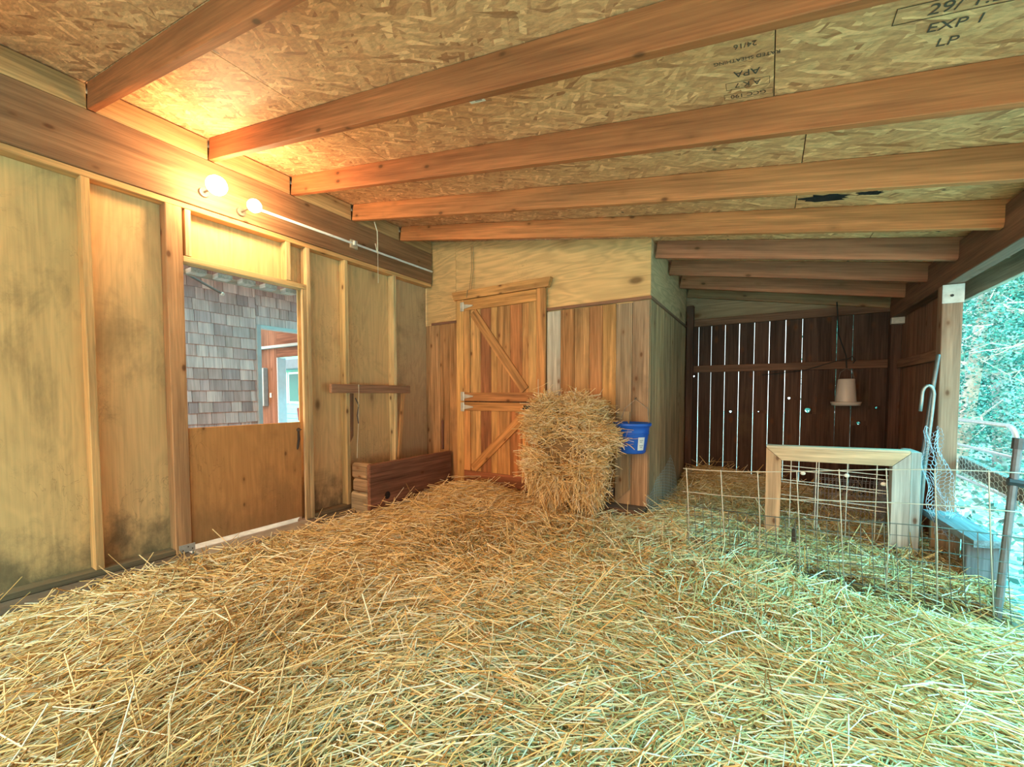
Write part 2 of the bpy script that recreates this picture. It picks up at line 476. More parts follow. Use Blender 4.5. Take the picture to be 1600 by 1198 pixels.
m = MB(); m.box(-0.62, 5.15, -1.45, 5.8, 0.0145, 0.03, (0.05, 0.05, 0.05), 'x', 0.0005, Matrix.Translation((0, 0, rz(0) + RD + 0.001)) @ Matrix.Rotation(ang, 4, 'Y')); m.build('roofing_felt', M_DIRT, ceiling)
# rafters
ry = [0.20, 0.80, 1.41, 2.0, 2.59, 3.19, 3.79, 4.39, 4.99]
rl = ['rafter above the stud wall corner nearest the camera, mostly out of view',
      'first reddish rafter from the top corner of the photo, ending over the tall stud',
      'second rafter from the camera, its beam end just above the first lit bulb',
      'third rafter from the camera, wide orange face with a pale lit underside',
      'fourth rafter from the camera, bright orange with dark knots',
      'last full-length rafter, just in front of the plywood of the inner room',
      'first short rafter, starting at the top corner of the inner room',
      'second short rafter behind the inner room corner',
      'third short rafter, deep in the back bay']
for i, y in enumerate(ry):
    x0, x1 = (0.014 if i < 6 else 2.575), 4.497
    m = MB()
    zb0, zb1 = rz(x0), rz(x1)
    poly = [(x0, zb0 + (0 if i < 6 else 0)), (x1, zb1), (x1, zb1 + RD), (x0, zb0 + RD)]
    if i < 6: poly[0] = (x0, zb0)
    c = jit(RAFT, 0.10) if i < 4 else jit((0.62, 0.22, 0.08), 0.1) if i < 6 else jit((0.42, 0.155, 0.08), 0.1)  # short rafters coloured darker to stand for the dim back bay
    ch = 0.003
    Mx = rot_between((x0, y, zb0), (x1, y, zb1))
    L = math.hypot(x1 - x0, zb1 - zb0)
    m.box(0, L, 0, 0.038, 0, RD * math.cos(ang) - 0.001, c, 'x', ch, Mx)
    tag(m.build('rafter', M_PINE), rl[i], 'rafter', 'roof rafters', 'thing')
m = MB()
Mx = rot_between((2.575, 5.505, rz(2.575)), (4.497, 5.505, rz(4.497)))
m.box(0, 1.95, 0, 0.038, 0, RD * math.cos(ang) - 0.001, (0.34, 0.18, 0.09), 'x', 0.003, Mx)  # dim back bay put into this rafter's colour too
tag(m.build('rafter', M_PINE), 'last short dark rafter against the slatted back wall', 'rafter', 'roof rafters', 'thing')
# blocking between rafters over the beam
for i in range(6):
    y0 = ry[i] + 0.039; y1 = (ry[i + 1] if i < 5 else 3.69) - 0.001
    m = MB(); m.box(-0.03, 0.008, y0, y1, 2.774, 2.918, jit((0.55, 0.32, 0.14), 0.08), 'y', 0.002)
    tag(m.build('blocking_board', M_PINE),
        ['short blocking board on the beam before the first rafter', 'short blocking board on the beam between first and second rafters',
         'blocking board on the beam above the lit bulbs', 'blocking board on the beam between third and fourth rafters',
         'blocking board on the beam above the conduit clamp', 'blocking board on the beam in the corner by the inner room'][i],
        'blocking', 'blocking boards between the rafters')

# studs of the left wall
def stud(y0, y1, z0, z1, label, col=PINE, x1=0.0, extra=None):
    m = MB(); m.box(-0.09, x1, y0, y1, z0, z1, jit(col, 0.07), 'z', 0.003)
    o = m.build('stud', M_PINE); return tag(o, label, 'stud', 'wall studs')
stud(0.762, 0.802, 0.037, 2.381, 'lone wall stud between the two plywood bays nearest the camera')
stud(1.265, 1.30, 2.062, 2.381, 'short pale stud beside the thick post, over the half door', (0.66, 0.46, 0.22))
stud(1.96, 1.998, 2.062, 2.381, 'short cripple stud over the half door, beside the narrow bay', (0.66, 0.46, 0.22))
stud(2.51, 2.548, 0.037, 2.381, 'wall stud behind the end of the nailed crossbar, first past the half door', (0.66, 0.45, 0.21))
stud(3.105, 3.145, 0.037, 2.381, 'pale wall stud at the far part of the nailed crossbar', (0.72, 0.52, 0.27))
# door posts
t = empty('door_post', (-0.04, 1.19, 0.0), 'thick reddish post on the hinge side of the half door', 'post')
m = MB(); m.box(-0.09, 0.004, 1.155, 1.247, 0.0, 2.381, (0.55, 0.28, 0.13), 'z', 0.004); m.build('timber', M_PINE, t)
m = MB(); m.box(0.005, 0.012, 1.17, 1.262, 0.004, 0.058, GALV, 'y', 0.001)
for yy, zz in ((1.19, 0.02), (1.22, 0.04), (1.245, 0.022)): m.box(0.012, 0.0135, yy - 0.004, yy + 0.004, zz - 0.004, zz + 0.004, (0.1, 0.08, 0.07), 'y', 0.0004)
m.build('bracket', M_METAL, t)['label'] = 'pale perforated metal bracket at the foot'
t = empty('door_post', (-0.04, 2.12, 0.0), 'pale doubled post on the latch side of the half door', 'post')
m = MB(); m.box(-0.028, 0.0, 2.090, 2.128, 0.0, 2.017, (0.66, 0.42, 0.20), 'z', 0.003)
m.build('trimmer', M_PINE, t)
m = MB(); m.box(-0.09, 0.002, 2.130, 2.168, 0.0, 2.381, (0.60, 0.40, 0.20), 'z', 0.003); m.build('timber', M_PINE, t)
m = MB(); m.box(-0.09, 0.002, 1.249, 2.128, 2.018, 2.058, (0.66, 0.44, 0.20), 'y', 0.003)
for k in range(5):
    yy = 1.33 + k * 0.17
    m.box(-0.20, -0.107, yy, yy + 0.10, 1.985, 2.02, (0.45, 0.42, 0.40), 'x', 0.003)
m.box(-0.215, -0.20, 1.249, 2.091, 1.98, 2.02, (0.50, 0.44, 0.40), 'y', 0.003)
tag(m.build('door_header', M_PINE), 'horizontal header over the half door opening, blocked underside', 'header')

# half door in the stud wall
door_1 = empty('door_1', (-0.02, 1.65, 0.02), 'lower half door of knotty plywood hung in the stud wall', 'door', kind='structure')
m = MB(); m.box(-0.045, -0.012, 1.252, 2.060, 0.036, 0.866, (0.56, 0.26, 0.09), 'z', 0.003); m.build('door_panel', M_PLYD, door_1)
m = MB(); m.ball((-0.004, 2.035, 0.80), 0.017, (0.10, 0.07, 0.05), 12, 8, (0.6, 1, 1)); m.tube([(0.0, 2.02, 0.79), (0.012, 2.04, 0.80), (0.0, 2.058, 0.80)], 0.005, (0.12, 0.09, 0.07), 6)
lt = m.build('latch', M_IRON, door_1)
m = MB(); m.tube([(-0.006, 2.035, 0.79), (0.004, 2.032, 0.72), (-0.002, 2.026, 0.655), (0.0, 2.02, 0.63)], [0.008, 0.011, 0.009, 0.005], (0.06, 0.05, 0.045), 6); m.build('strap', M_TWINE, lt)
m = MB(); m.box(-0.015, 0.18, 1.25, 2.09, -0.05, 0.003, (0.40, 0.31, 0.23), 'y', 0.008)
tag(m.build('threshold', M_CONC), 'worn concrete threshold under the half door', 'threshold', kind='thing')

# ------------------------------------------------------------------ inner room (front and side)
wall_inner = empty('wall_front', (1.28, 3.72, 0), 'inner room front wall, plywood above orange vertical boards', 'wall', kind='structure')
def ply_poly(y0, y1, pts, col):
    m = MB(); m.prism(pts, 1, y0, y1, col, 'x'); return m
top = lambda x: rz(x) + RD - 0.004
m = ply_poly(3.709, 3.722, [(-0.12, 1.88), (0.36, 1.88), (0.36, top(0.36)), (-0.12, top(-0.12))], PLYC); m.build('plywood_panel', M_PLYC, wall_inner)
m = ply_poly(3.709, 3.722, [(0.363, 1.88), (2.56, 1.88), (2.56, top(2.56)), (0.363, top(0.363))], PLYC); m.build('plywood_panel', M_PLYC, wall_inner)
planks = [(-0.12, 0.13, (0.50, 0.27, 0.13)), (0.13, 0.27, (0.46, 0.23, 0.10)), (0.27, 0.40, (0.52, 0.26, 0.11)),
          (1.55, 1.70, (0.52, 0.46, 0.38)), (1.70, 1.85, (0.46, 0.22, 0.09)), (1.85, 2.0, (0.50, 0.26, 0.11)), (2.0, 2.13, (0.44, 0.20, 0.085)),
          (2.13, 2.26, (0.52, 0.27, 0.10)), (2.26, 2.41, (0.40, 0.27, 0.17)), (2.41, 2.56, (0.38, 0.24, 0.15))]
m = MB()
for x0, x1, c in planks: m.box(x0 + 0.0015, x1 - 0.0015, 3.690, 3.708, 0.02, 1.93 + random.uniform(-.004, .004), c, 'z', 0.003)
m.box(0.4, 1.55, 3.6905, 3.708, 0.0, 1.95, (0.1, 0.06, 0.04), 'z', 0.001)
m.build('board_cladding', M_BARN, wall_inner)
m = MB(); m.box(0.0, 0.43, 3.682, 3.70, 1.928, 1.956, (0.24, 0.11, 0.07), 'x'); m.build('batten', M_PINE, wall_inner)
m = MB(); m.box(1.55, 2.575, 3.682, 3.70, 1.938, 1.968, (0.30, 0.14, 0.08), 'x'); m.build('batten', M_PINE, wall_inner)
wall_side = empty('wall_side', (2.56, 4.6, 0), 'inner room side wall facing the wire pen, weathered grey boards', 'wall', kind='structure')
m = MB(); m.box(2.549, 2.561, 3.724, 5.55, 1.90, top(2.56) , (0.64, 0.42, 0.24), 'y', 0.001); m.build('plywood_panel', M_PLYC, wall_side)
m = MB(); y = 3.709
while y < 5.54:
    w_ = random.uniform(0.09, 0.16); y1 = min(y + w_, 5.55)
    m.box(2.548, 2.566, y + 0.0015, y1 - 0.0015, 0.0, 1.94, jit((0.50, 0.31, 0.17), 0.16), 'z', 0.003); y = y1
m.build('board_cladding', M_BARN, wall_side)
m = MB(); m.box(2.562, 2.58, 3.70, 5.55, 1.938, 1.966, (0.26, 0.13, 0.08), 'y'); m.build('batten', M_PINE, wall_side)
m = MB(); m.box(1.72, 2.56, 3.50, 3.688, -0.06, 0.105, (0.17, 0.10, 0.07), 'x', 0.01)
tag(m.build('sill_timber', M_BARN), 'dark heavy sill timber lying under the hay rack', 'timber')

# dutch door: casing and two leaves
casing = empty('trim_2', (0.99, 3.69, 0.05), 'orange wooden casing around the dutch door', 'door casing', kind='structure')
m = MB(); m.box(0.405, 0.505, 3.662, 3.688, 0.05, 2.17, (0.66, 0.36, 0.13), 'z'); m.build('casing_board', M_CEDAR, casing)
m = MB(); m.box(1.447, 1.548, 3.655, 3.688, 0.05, 2.17, (0.56, 0.25, 0.085), 'z'); m.build('casing_board', M_CEDAR, casing)
m = MB(); m.prism([(0.385, 2.17), (1.585, 2.17), (1.615, 2.262), (0.355, 2.262)], 1, 3.640, 3.688, (0.60, 0.29, 0.10), 'x'); m.build('head_board', M_CEDAR, casing)
def plank_back(m, z0, z1, cols):
    xs = [0.508, 0.585, 0.735, 0.875, 0.955, 1.12, 1.27, 1.355, 1.445]
    for i in range(8): m.box(xs[i] + 0.001, xs[i + 1] - 0.001, 3.676, 3.689, z0, z1, cols[i], 'z', 0.002)
pc = [(0.56, 0.26, 0.09), (0.66, 0.36, 0.14), (0.36, 0.14, 0.06), (0.60, 0.31, 0.11), (0.52, 0.25, 0.09), (0.44, 0.17, 0.06), (0.58, 0.28, 0.10), (0.60, 0.33, 0.12)]
def hinge(parent, z):
    m = MB(); m.box(0.47, 0.515, 3.650, 3.656, z - 0.05, z + 0.05, GALV, 'z', 0.001)
    m.prism([(0.515, z - 0.026), (0.645, z - 0.006), (0.645, z + 0.006), (0.515, z + 0.026)], 1, 3.650, 3.655, GALV, 'x')
    m.tube([(0.515, 3.651, z - 0.05), (0.515, 3.651, z + 0.05)], 0.006, GALV, 8)
    o = m.build('hinge', M_METAL, parent); o['label'] = 'pale galvanized strap hinge'; return o
RY0, RY1 = 3.657, 3.6755
def rail(parent, name, x0, x1, z0, z1, col, grain='x'):
    m = MB(); m.box(x0, x1, RY0, RY1, z0, z1, col, grain); return m.build(name, M_CEDAR, parent)
def brace(parent, p, q, wd, col):
    (xa, za), (xb, zb) = p, q; d = Vector((xb - xa, 0, zb - za)); L = d.length; d.normalize(); nx, nz = -d.z, d.x; h = wd / 2
    m = MB(); m.prism([(xa + nx * h, za + nz * h), (xb + nx * h, zb + nz * h), (xb - nx * h, zb - nz * h), (xa - nx * h, za - nz * h)], 1, RY0 + 0.0005, RY1, col, 'x')
    # grain along the brace
    m.w = [((v[0] * d.x + v[2] * d.z) + 5, v[0] * nx + v[2] * nz, v[1]) for v in m.v]
    return m.build('brace', M_CEDAR, parent)
door_2 = empty('door_2', (0.98, 3.68, 1.02), 'upper leaf of the orange dutch door with descending diagonal brace', 'door', kind='structure')
m = MB(); plank_back(m, 1.03, 2.165, pc); m.build('door_boards', M_CEDAR, door_2)
rail(door_2, 'rail', 0.508, 1.445, 2.045, 2.165, (0.60, 0.28, 0.09))
rail(door_2, 'rail', 0.508, 1.445, 1.03, 1.125, (0.44, 0.19, 0.07))
rail(door_2, 'stile', 0.508, 0.60, 1.126, 2.044, (0.60, 0.30, 0.11), 'z')
rail(door_2, 'stile', 1.355, 1.445, 1.126, 2.044, (0.62, 0.33, 0.12), 'z')
brace(door_2, (0.64, 2.02), (1.31, 1.15), 0.10, (0.56, 0.26, 0.09))
hinge(door_2, 2.09); hinge(door_2, 1.085)
door_3 = empty('door_3', (0.98, 3.68, 0.10), 'lower leaf of the orange dutch door beside the hay', 'door', kind='structure')
m = MB(); plank_back(m, 0.105, 1.018, pc); m.build('door_boards', M_CEDAR, door_3)
rail(door_3, 'rail', 0.508, 1.445, 0.925, 1.018, (0.56, 0.26, 0.09))
rail(door_3, 'rail', 0.508, 1.445, 0.105, 0.245, (0.28, 0.10, 0.05))
rail(door_3, 'stile', 0.508, 0.60, 0.246, 0.924, (0.58, 0.27, 0.10), 'z')
rail(door_3, 'stile', 1.355, 1.445, 0.246, 0.924, (0.56, 0.27, 0.10), 'z')
brace(door_3, (0.64, 0.275), (1.32, 0.90), 0.10, (0.56, 0.26, 0.09))
hinge(door_3, 0.965)
m = MB(); m.box(1.33, 1.54, 3.632, 3.650, 0.955, 0.99, (0.03, 0.03, 0.03), 'x', 0.004)
m.tube([(1.31, 3.63, 0.955), (1.33, 3.615, 0.985), (1.39, 3.61, 0.992), (1.45, 3.615, 0.985), (1.56, 3.62, 0.965)], 0.009, (0.03, 0.03, 0.03), 6)
m.tube([(1.33, 3.62, 0.98), (1.315, 3.62, 0.94)], 0.006, (0.03, 0.03, 0.03), 6)
m.tube([(1.42, 3.62, 0.98), (1.425, 3.615, 0.93)], 0.006, (0.03, 0.03, 0.03), 6)
m.build('latch', M_IRON, door_3)['label'] = 'black iron slide latch'

# ------------------------------------------------------------------ back wall with daylight gaps
wall_back = empty('wall_back', (3.6, 5.57, 0), 'dark slatted back wall with bright gaps and knotholes', 'wall', kind='structure')
edges = [2.50, 2.712, 2.854, 3.006, 3.157, 3.313, 3.464, 3.622, 3.778, 3.923, 4.085, 4.22, 4.36, 4.507, 4.62]
gapt = [0, .0005, .004, .005, .009, .003, .005, .006, .003, .0, .007, .005, .0, .0006, 0]
gapb = [0, .009, .005, .005, .0012, .0045, .004, .003, .0002, .0012, .0, .002, .0, .0, 0]
gapw = [0, .008, .006, .005, .005, .0045, .005, .0055, .004, .001, .004, .004, .0, .001, 0]
holes = [(3.078, 0.898, .013), (3.371, 0.904, .006), (3.668, 1.063, .013), (3.843, 0.929, .026), (4.288, 0.802, .015), (4.429, 0.967, .009), (2.66, 1.335, .011)]
GTOP = {4: (0.0, 0), }
m = MB()
def board_with_hole(m, x0, x1, z0, z1, y0, y1, hx, hz, hr, col):
    R = max(hr * 1.6, 0.02); R = min(R, hx - x0 - 0.004, x1 - hx - 0.004)
    m.box(x0, x1, y0, y1, z0, hz - R, col, 'z', 0.0005); off0 = None
    m.box(x0, x1, y0, y1, hz + R, z1, col, 'z', 0.0005)
    m.box(x0, hx - R, y0, y1, hz - R, hz + R, col, 'z', 0.0002); m.box(hx + R, x1, y0, y1, hz - R, hz + R, col, 'z', 0.0002)
    n = 16; V, F = [], []
    for y in (y0, y1):
        for k in range(n):
            t = 2 * math.pi * k / n; c_, s_ = math.cos(t), math.sin(t); q = R / max(abs(c_), abs(s_))
            V.append((hx + c_ * q, y, hz + s_ * q))
        for k in range(n):
            t = 2 * math.pi * k / n; rr = hr * (1 + 0.12 * math.sin(3 * t))
            V.append((hx + rr * math.cos(t), y, hz + rr * math.sin(t)))
    for k in range(n):
        j = (k + 1) % n
        F += [(k, j, n + j, n + k), (2 * n + k, 3 * n + k, 3 * n + j, 2 * n + j), (n + k, n + j, 3 * n + j, 3 * n + k)]
    m.add(V, F, (col[0] * .7, col[1] * .7, col[2] * .7), [(p[2], p[0], p[1]) for p in V])
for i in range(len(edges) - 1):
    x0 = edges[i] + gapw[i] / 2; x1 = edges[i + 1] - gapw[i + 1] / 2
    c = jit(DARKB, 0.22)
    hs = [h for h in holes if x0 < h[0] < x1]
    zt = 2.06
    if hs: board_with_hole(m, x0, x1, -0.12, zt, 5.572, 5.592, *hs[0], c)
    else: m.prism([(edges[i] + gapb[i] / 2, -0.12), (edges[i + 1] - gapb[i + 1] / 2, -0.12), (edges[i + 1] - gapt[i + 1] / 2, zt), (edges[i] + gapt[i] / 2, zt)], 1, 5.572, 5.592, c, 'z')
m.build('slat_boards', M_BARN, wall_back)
m = MB(); m.prism([(2.50, 2.03), (4.60, 2.03), (4.60, top(4.6)), (2.50, top(2.50))], 1, 5.560, 5.571, (0.30, 0.21, 0.13), 'x'); m.build('plywood_panel', M_PLYC, wall_back)
m = MB(); m.box(2.66, 4.55, 5.531, 5.570, 1.945, 2.035, (0.19, 0.10, 0.065), 'x'); m.build('top_rail', M_BARN, wall_back)
m = MB(); m.box(2.66, 4.50, 5.531, 5.570, 1.378, 1.462, (0.15, 0.078, 0.052), 'x'); m.build('girt', M_BARN, wall_back)
m = MB(); m.box(2.582, 2.658, 5.47, 5.559, -0.12, 2.2, (0.12, 0.062, 0.045), 'z'); m.build('corner_post', M_BARN, wall_back)
m = MB(); m.box(4.50, 4.585, 5.46, 5.559, -0.12, 1.862, (0.12, 0.062, 0.045), 'z'); m.build('corner_post', M_BARN, wall_back)
# right wall stub
wall_right = empty('wall_right', (4.6, 4.8, 0), 'dark boarded side wall between the pale post and the back corner', 'wall', kind='structure')
m = MB(); y = 4.10
while y < 5.555:
    w_ = random.uniform(0.11, 0.17); y1 = min(y + w_, 5.56)
    m.box(4.59, 4.61, y + .001, y1 - .001, -0.12, 2.02, jit((0.30, 0.145, 0.09), 0.18), 'z', 0.002); y = y1
m.build('wall_boards', M_BARN, wall_right)
m = MB(); m.box(4.552, 4.589, 4.102, 5.458, 1.365, 1.45, (0.32, 0.155, 0.095), 'y'); m.build('girt', M_BARN, wall_right)
# eave beam and post
t = empty('beam', (4.55, 2.2, 1.865), 'dark eave beam over the open side, ending in the back corner', 'beam', kind='thing')
m = MB(); m.box(4.50, 4.59, -1.5, 5.52, 1.866, 2.10, (0.22, 0.11, 0.07), 'y', 0.004); m.build('timber', M_PINE, t)
m = MB(); m.box(4.49, 4.62, 5.40, 5.455, 1.80, 1.864, (0.62, 0.62, 0.60), 'y', 0.002); m.build('bracket', M_METAL, t)['label'] = 'pale metal bracket'
m = MB(); m.box(4.74, 4.775, -1.5, 5.6, 1.83, 2.06, (0.44, 0.42, 0.34), 'y', 0.003)
for y in (2.0, 2.6, 3.2, 3.8): m.box(4.592, 4.74, y, y + 0.038, 1.96, 2.08, (0.40, 0.36, 0.28), 'x', 0.003)
tag(m.build('trim_3', M_PINE), 'outer fascia board of the eave with rafter tails', 'fascia', kind='structure')
t = empty('post', (4.55, 4.05, -0.1), 'pale square post at the edge of the open side with steel plate on top', 'post')
m = MB(); m.box(4.485, 4.59, 4.00, 4.098, -0.12, 1.864, (0.34, 0.205, 0.14), 'z', 0.004); m.build('timber', M_PINE, t)
m = MB(); m.box(4.482, 4.592, 3.992, 3.999, 1.735, 1.862, (0.66, 0.70, 0.68), 'z', 0.001)
m.tube([(4.53, 3.993, 1.785), (4.53, 3.985, 1.785)], 0.009, (0.05, 0.05, 0.05), 8); m.build('steel_plate', M_METAL, t)['label'] = 'galvanized steel plate with one bolt'

# ================================================================== THINGS ON THE LEFT WALL
# lamps
def lamp(y, z, label, R):
    t = empty('light_bulb', (0.02, y, z), label, 'lamp', 'bare bulbs on the beam')
    m = MB(); m.tube([(0.013, y, z), (0.03, y, z)], [0.034, 0.03], (0.10, 0.08, 0.06), 16); m.tube([(0.03, y, z), (0.12, y, z), (0.165, y, z)], [0.007, 0.007, 0.02], (0.10, 0.08, 0.06), 12); m.build('socket', M_PLASTIC, t)
    m = MB(); m.ball((0.21, y, z), R, (1, 1, 1), 20, 14); m.build('bulb', M_BULB, t, smooth=True)['label'] = 'glowing warm glass globe'
lamp(1.374, 2.528, 'larger glowing bulb on the beam over the hinge post', 0.062)
lamp(1.614, 2.484, 'smaller glowing bulb where the conduit begins', 0.046)
m = MB(); m.tube([(0.026, 1.70, 2.548), (0.026, 2.6, 2.553), (0.026, 3.66, 2.558), (0.028, 3.682, 2.558)], 0.011, (0.78, 0.76, 0.72), 10)
t = empty('conduit', (0.026, 2.6, 2.54), 'pale metal conduit running along the beam to the corner', 'conduit')
m.build('pipe', M_PAINT, t, smooth=True)
m = MB(); m.box(0.013, 0.034, 2.56, 2.64, 2.505, 2.585, (0.72, 0.66, 0.52), 'y', 0.003); m.tube([(0.036, 2.60, 2.535), (0.042, 2.60, 2.575)], 0.016, GALV, 8)
m.build('clamp', M_METAL, t)
# crossbar nailed to the studs
m = MB(); m.box(0.003, 0.042, 2.325, 3.30, 1.118, 1.202, (0.42, 0.22, 0.13), 'y', 0.005)
tag(m.build('crossbar', M_BARN), 'short brown board nailed flat across two wall studs', 'board')
# splints under the crossbar
m = MB(); m.prism([(2.545, 0.64), (2.58, 0.70), (2.59, 1.115), (2.548, 1.115)], 0, -0.03, 0.002, (0.36, 0.18, 0.10), 'z')
tag(m.build('wood_splint', M_BARN), 'dark wood splint on the stud under the crossbar end', 'board')
m = MB(); Mx = rot_between((0.02, 3.13, 0.30), (0.025, 3.20, 1.116)); m.box(0, 0.82, -0.014, 0.014, -0.018, 0.018, (0.46, 0.24, 0.10), 'x', 0.003, Mx)
tag(m.build('tool_handle', M_PINE), 'thin wooden stick leaning under the crossbar into the corner box', 'stick')
m = MB(); m.tube([(0.045, 2.615, 1.205), (0.047, 2.615, 1.115), (0.03, 2.62, 1.0), (0.025, 2.625, 0.86), (0.02, 2.61, 0.62), (0.02, 2.605, 0.48)], 0.0028, (0.62, 0.56, 0.44), 5)
m.tube([(0.012, 2.60, 1.07), (0.028, 2.625, 1.0), (0.022, 2.61, 0.9), (0.026, 2.62, 0.82)], 0.006, (0.10, 0.08, 0.07), 5)
tag(m.build('twine', M_TWINE), 'frayed twine looped over the crossbar', 'twine')
m = MB(); m.tube([(0.25, 2.66, rz(.25) + .0), (0.24, 2.70, 2.66), (0.22, 2.72, 2.5), (0.215, 2.725, 2.47), (0.205, 2.72, 2.5), (0.21, 2.70, 2.55)], 0.004, (0.72, 0.66, 0.52), 5)
m.tube([(0.215, 2.725, 2.47), (0.215, 2.725, 2.30), (0.215, 2.725, 2.18)], 0.002, (0.66, 0.6, 0.48), 5)
tag(m.build('twine', M_TWINE), 'loop of pale twine hanging from the rafter near the conduit clamp', 'twine')
m = MB()
for dx in (0.0, 0.028): m.tube([(0.60 + dx, 3.690, rz(.6) + .08), (0.602 + dx, 3.692, 2.5), (0.597 + dx * .8, 3.66, 2.27), (0.585 + dx * .2, 3.635, 2.262), (0.575, 3.634, 2.18)], 0.0035, (0.34, 0.24, 0.13), 5)
tag(m.build('twine', M_TWINE), 'doubled brown cord hanging down the plywood to the dutch door head', 'twine')
# corner box
t = empty('corner_feed_box', (0.2, 3.1, -0.05), 'low plank feed box in the corner beside the dutch door', 'feed box')
m = MB(); m.box(0.285, 0.325, 2.50, 3.655, -0.06, 0.455, (0.25, 0.11, 0.065), 'y', 0.012); m.build('front_plank', M_BARN, t)
m = MB(); m.ball((0.323, 2.71, 0.13), 0.05, (0.03, 0.022, 0.02), 14, 8, (0.12, 0.75, 0.8)); m.build('gnawed_hole', M_BARN, t)['label'] = 'dark gnawed hollow'
for k, (z0, z1, xa, c) in enumerate(((-0.06, 0.175, 0.03, (0.46, 0.36, 0.24)), (0.18, 0.30, 0.06, (0.36, 0.24, 0.15)), (0.305, 0.452, 0.05, (0.42, 0.28, 0.17)))):
    m = MB(); m.box(xa, 0.283, 2.51, 2.60, z0, z1, c, 'x', 0.02); m.build('end_block', M_BARN, t)
m = MB(); m.box(0.0, 0.28, 2.61, 3.655, -0.06, 0.05, (0.2, 0.11, 0.07), 'y', 0.005); m.build('floor_board', M_BARN, t)
m = MB(); m.box(0.16, 0.185, 3.664, 3.688, 0.46, 0.80, (0.20, 0.09, 0.06), 'z', 0.003)
tag(m.build('wood_strip', M_BARN), 'narrow dark strip upright in the corner behind the feed box', 'board')

# ================================================================== STRAW
def straws(P, head, L, wd, pitch, curve, cols, roll=None):
    N = len(P)
    d = np.stack([np.cos(head) * np.cos(pitch), np.sin(head) * np.cos(pitch), np.sin(pitch)], 1)
    s = np.stack([-np.sin(head), np.cos(head), np.zeros(N)], 1)
    u = np.cross(d, s)
    bend = rng.normal(0, 0.05, N)
    V = np.zeros((N, 3, 3, 3))
    for k, tt in enumerate((-0.5, 0.0, 0.5)):
        cen = P + d * (tt * L)[:, None] + u * (curve * L * (1 - 4 * tt * tt))[:, None] + s * (bend * L * (1 - 4 * tt * tt))[:, None]
        for j in range(3):
            a = math.pi / 2 + j * 2 * math.pi / 3
            V[:, k, j] = cen + s * (math.cos(a) * wd * 0.58)[:, None] + u * (math.sin(a) * wd * 0.42)[:, None]
    base = (np.arange(N) * 9)[:, None]
    F = []
    for k in range(2):
        for j in range(3):
            j2 = (j + 1) % 3
            F.append(np.concatenate([base + k * 3 + j, base + k * 3 + j2, base + (k + 1) * 3 + j2, base + (k + 1) * 3 + j], 1))
    F = np.stack(F, 1).reshape(-1, 4)
    return V.reshape(-1, 3), F, np.repeat(cols, 9, 0)
PAL = np.array([(0.86, 0.66, 0.36), (0.76, 0.53, 0.24), (0.62, 0.38, 0.13), (0.42, 0.22, 0.07), (0.94, 0.84, 0.62)])
def straw_cols(n, p=(.32, .26, .15, .10, .17)):
    c = PAL[rng.choice(5, n, p=p)] * rng.uniform(0.8, 1.1, (n, 1)); return np.clip(c, 0, 0.95)
def bumps(x, y):
    return (0.022 * np.sin(1.7 * x + 0.9 * y + 0.4) * np.sin(1.3 * y - 0.8 * x) + 0.014 * np.sin(4.1 * x - 2.2 * y) * np.cos(3.3 * y + 1.1 * x)
            + 0.007 * np.sin(11 * x + 4 * y) * np.cos(9 * y - 5 * x))
def sm(a, b, x): t = np.clip((x - a) / (b - a), 0, 1); return t * t * (3 - 2 * t)
def seg_dist(x, y, pts):
    D = np.full(np.shape(x), 9.0)
    for (xa, ya), (xb, yb) in zip(pts[:-1], pts[1:]):
        dx, dy = xb - xa, yb - ya; t = np.clip(((x - xa) * dx + (y - ya) * dy) / (dx * dx + dy * dy), 0, 1)
        D = np.minimum(D, np.hypot(x - xa - t * dx, y - ya - t * dy))
    return D
BARE = [(3.45, 3.02), (3.9, 2.98), (4.3, 2.93), (4.75, 2.80)]
def bare(x, y):
    w = 0.09 + 0.15 * sm(3.4, 4.5, x) + 0.03 * np.sin(7 * x) ; return sm(w * 0.6, w * 1.3, seg_dist(x, y, BARE))
def hgt(x, y):
    h = bumps(x, y) + 0.005
    h = h + 0.085 * np.exp(-(((x - 0.85) / 0.55) ** 2 + ((y - 3.45) / 0.45) ** 2))     # heap at the dutch door
    h = h - 0.075 * (1 - sm(0.14, 0.55, x)) * (1 - sm(2.2, 3.2, y))
    h = h + 0.10 * sm(4.7, 5.4, y) * (1 - sm(3.4, 4.2, x))
    h = h + 0.05 * sm(2.9, 3.3, y) * np.exp(-((x - 2.85) / 0.3) ** 2)
    return h * (0.25 + 0.75 * bare(x, y)) - 0.05 * (1 - bare(x, y))
def field(x, y): return 1.1 * np.sin(0.9 * x + 0.5 * y) + 0.9 * np.cos(1.3 * y - 0.7 * x + 1.0) + 0.6 * np.sin(3.1 * x) * np.cos(2.7 * y)
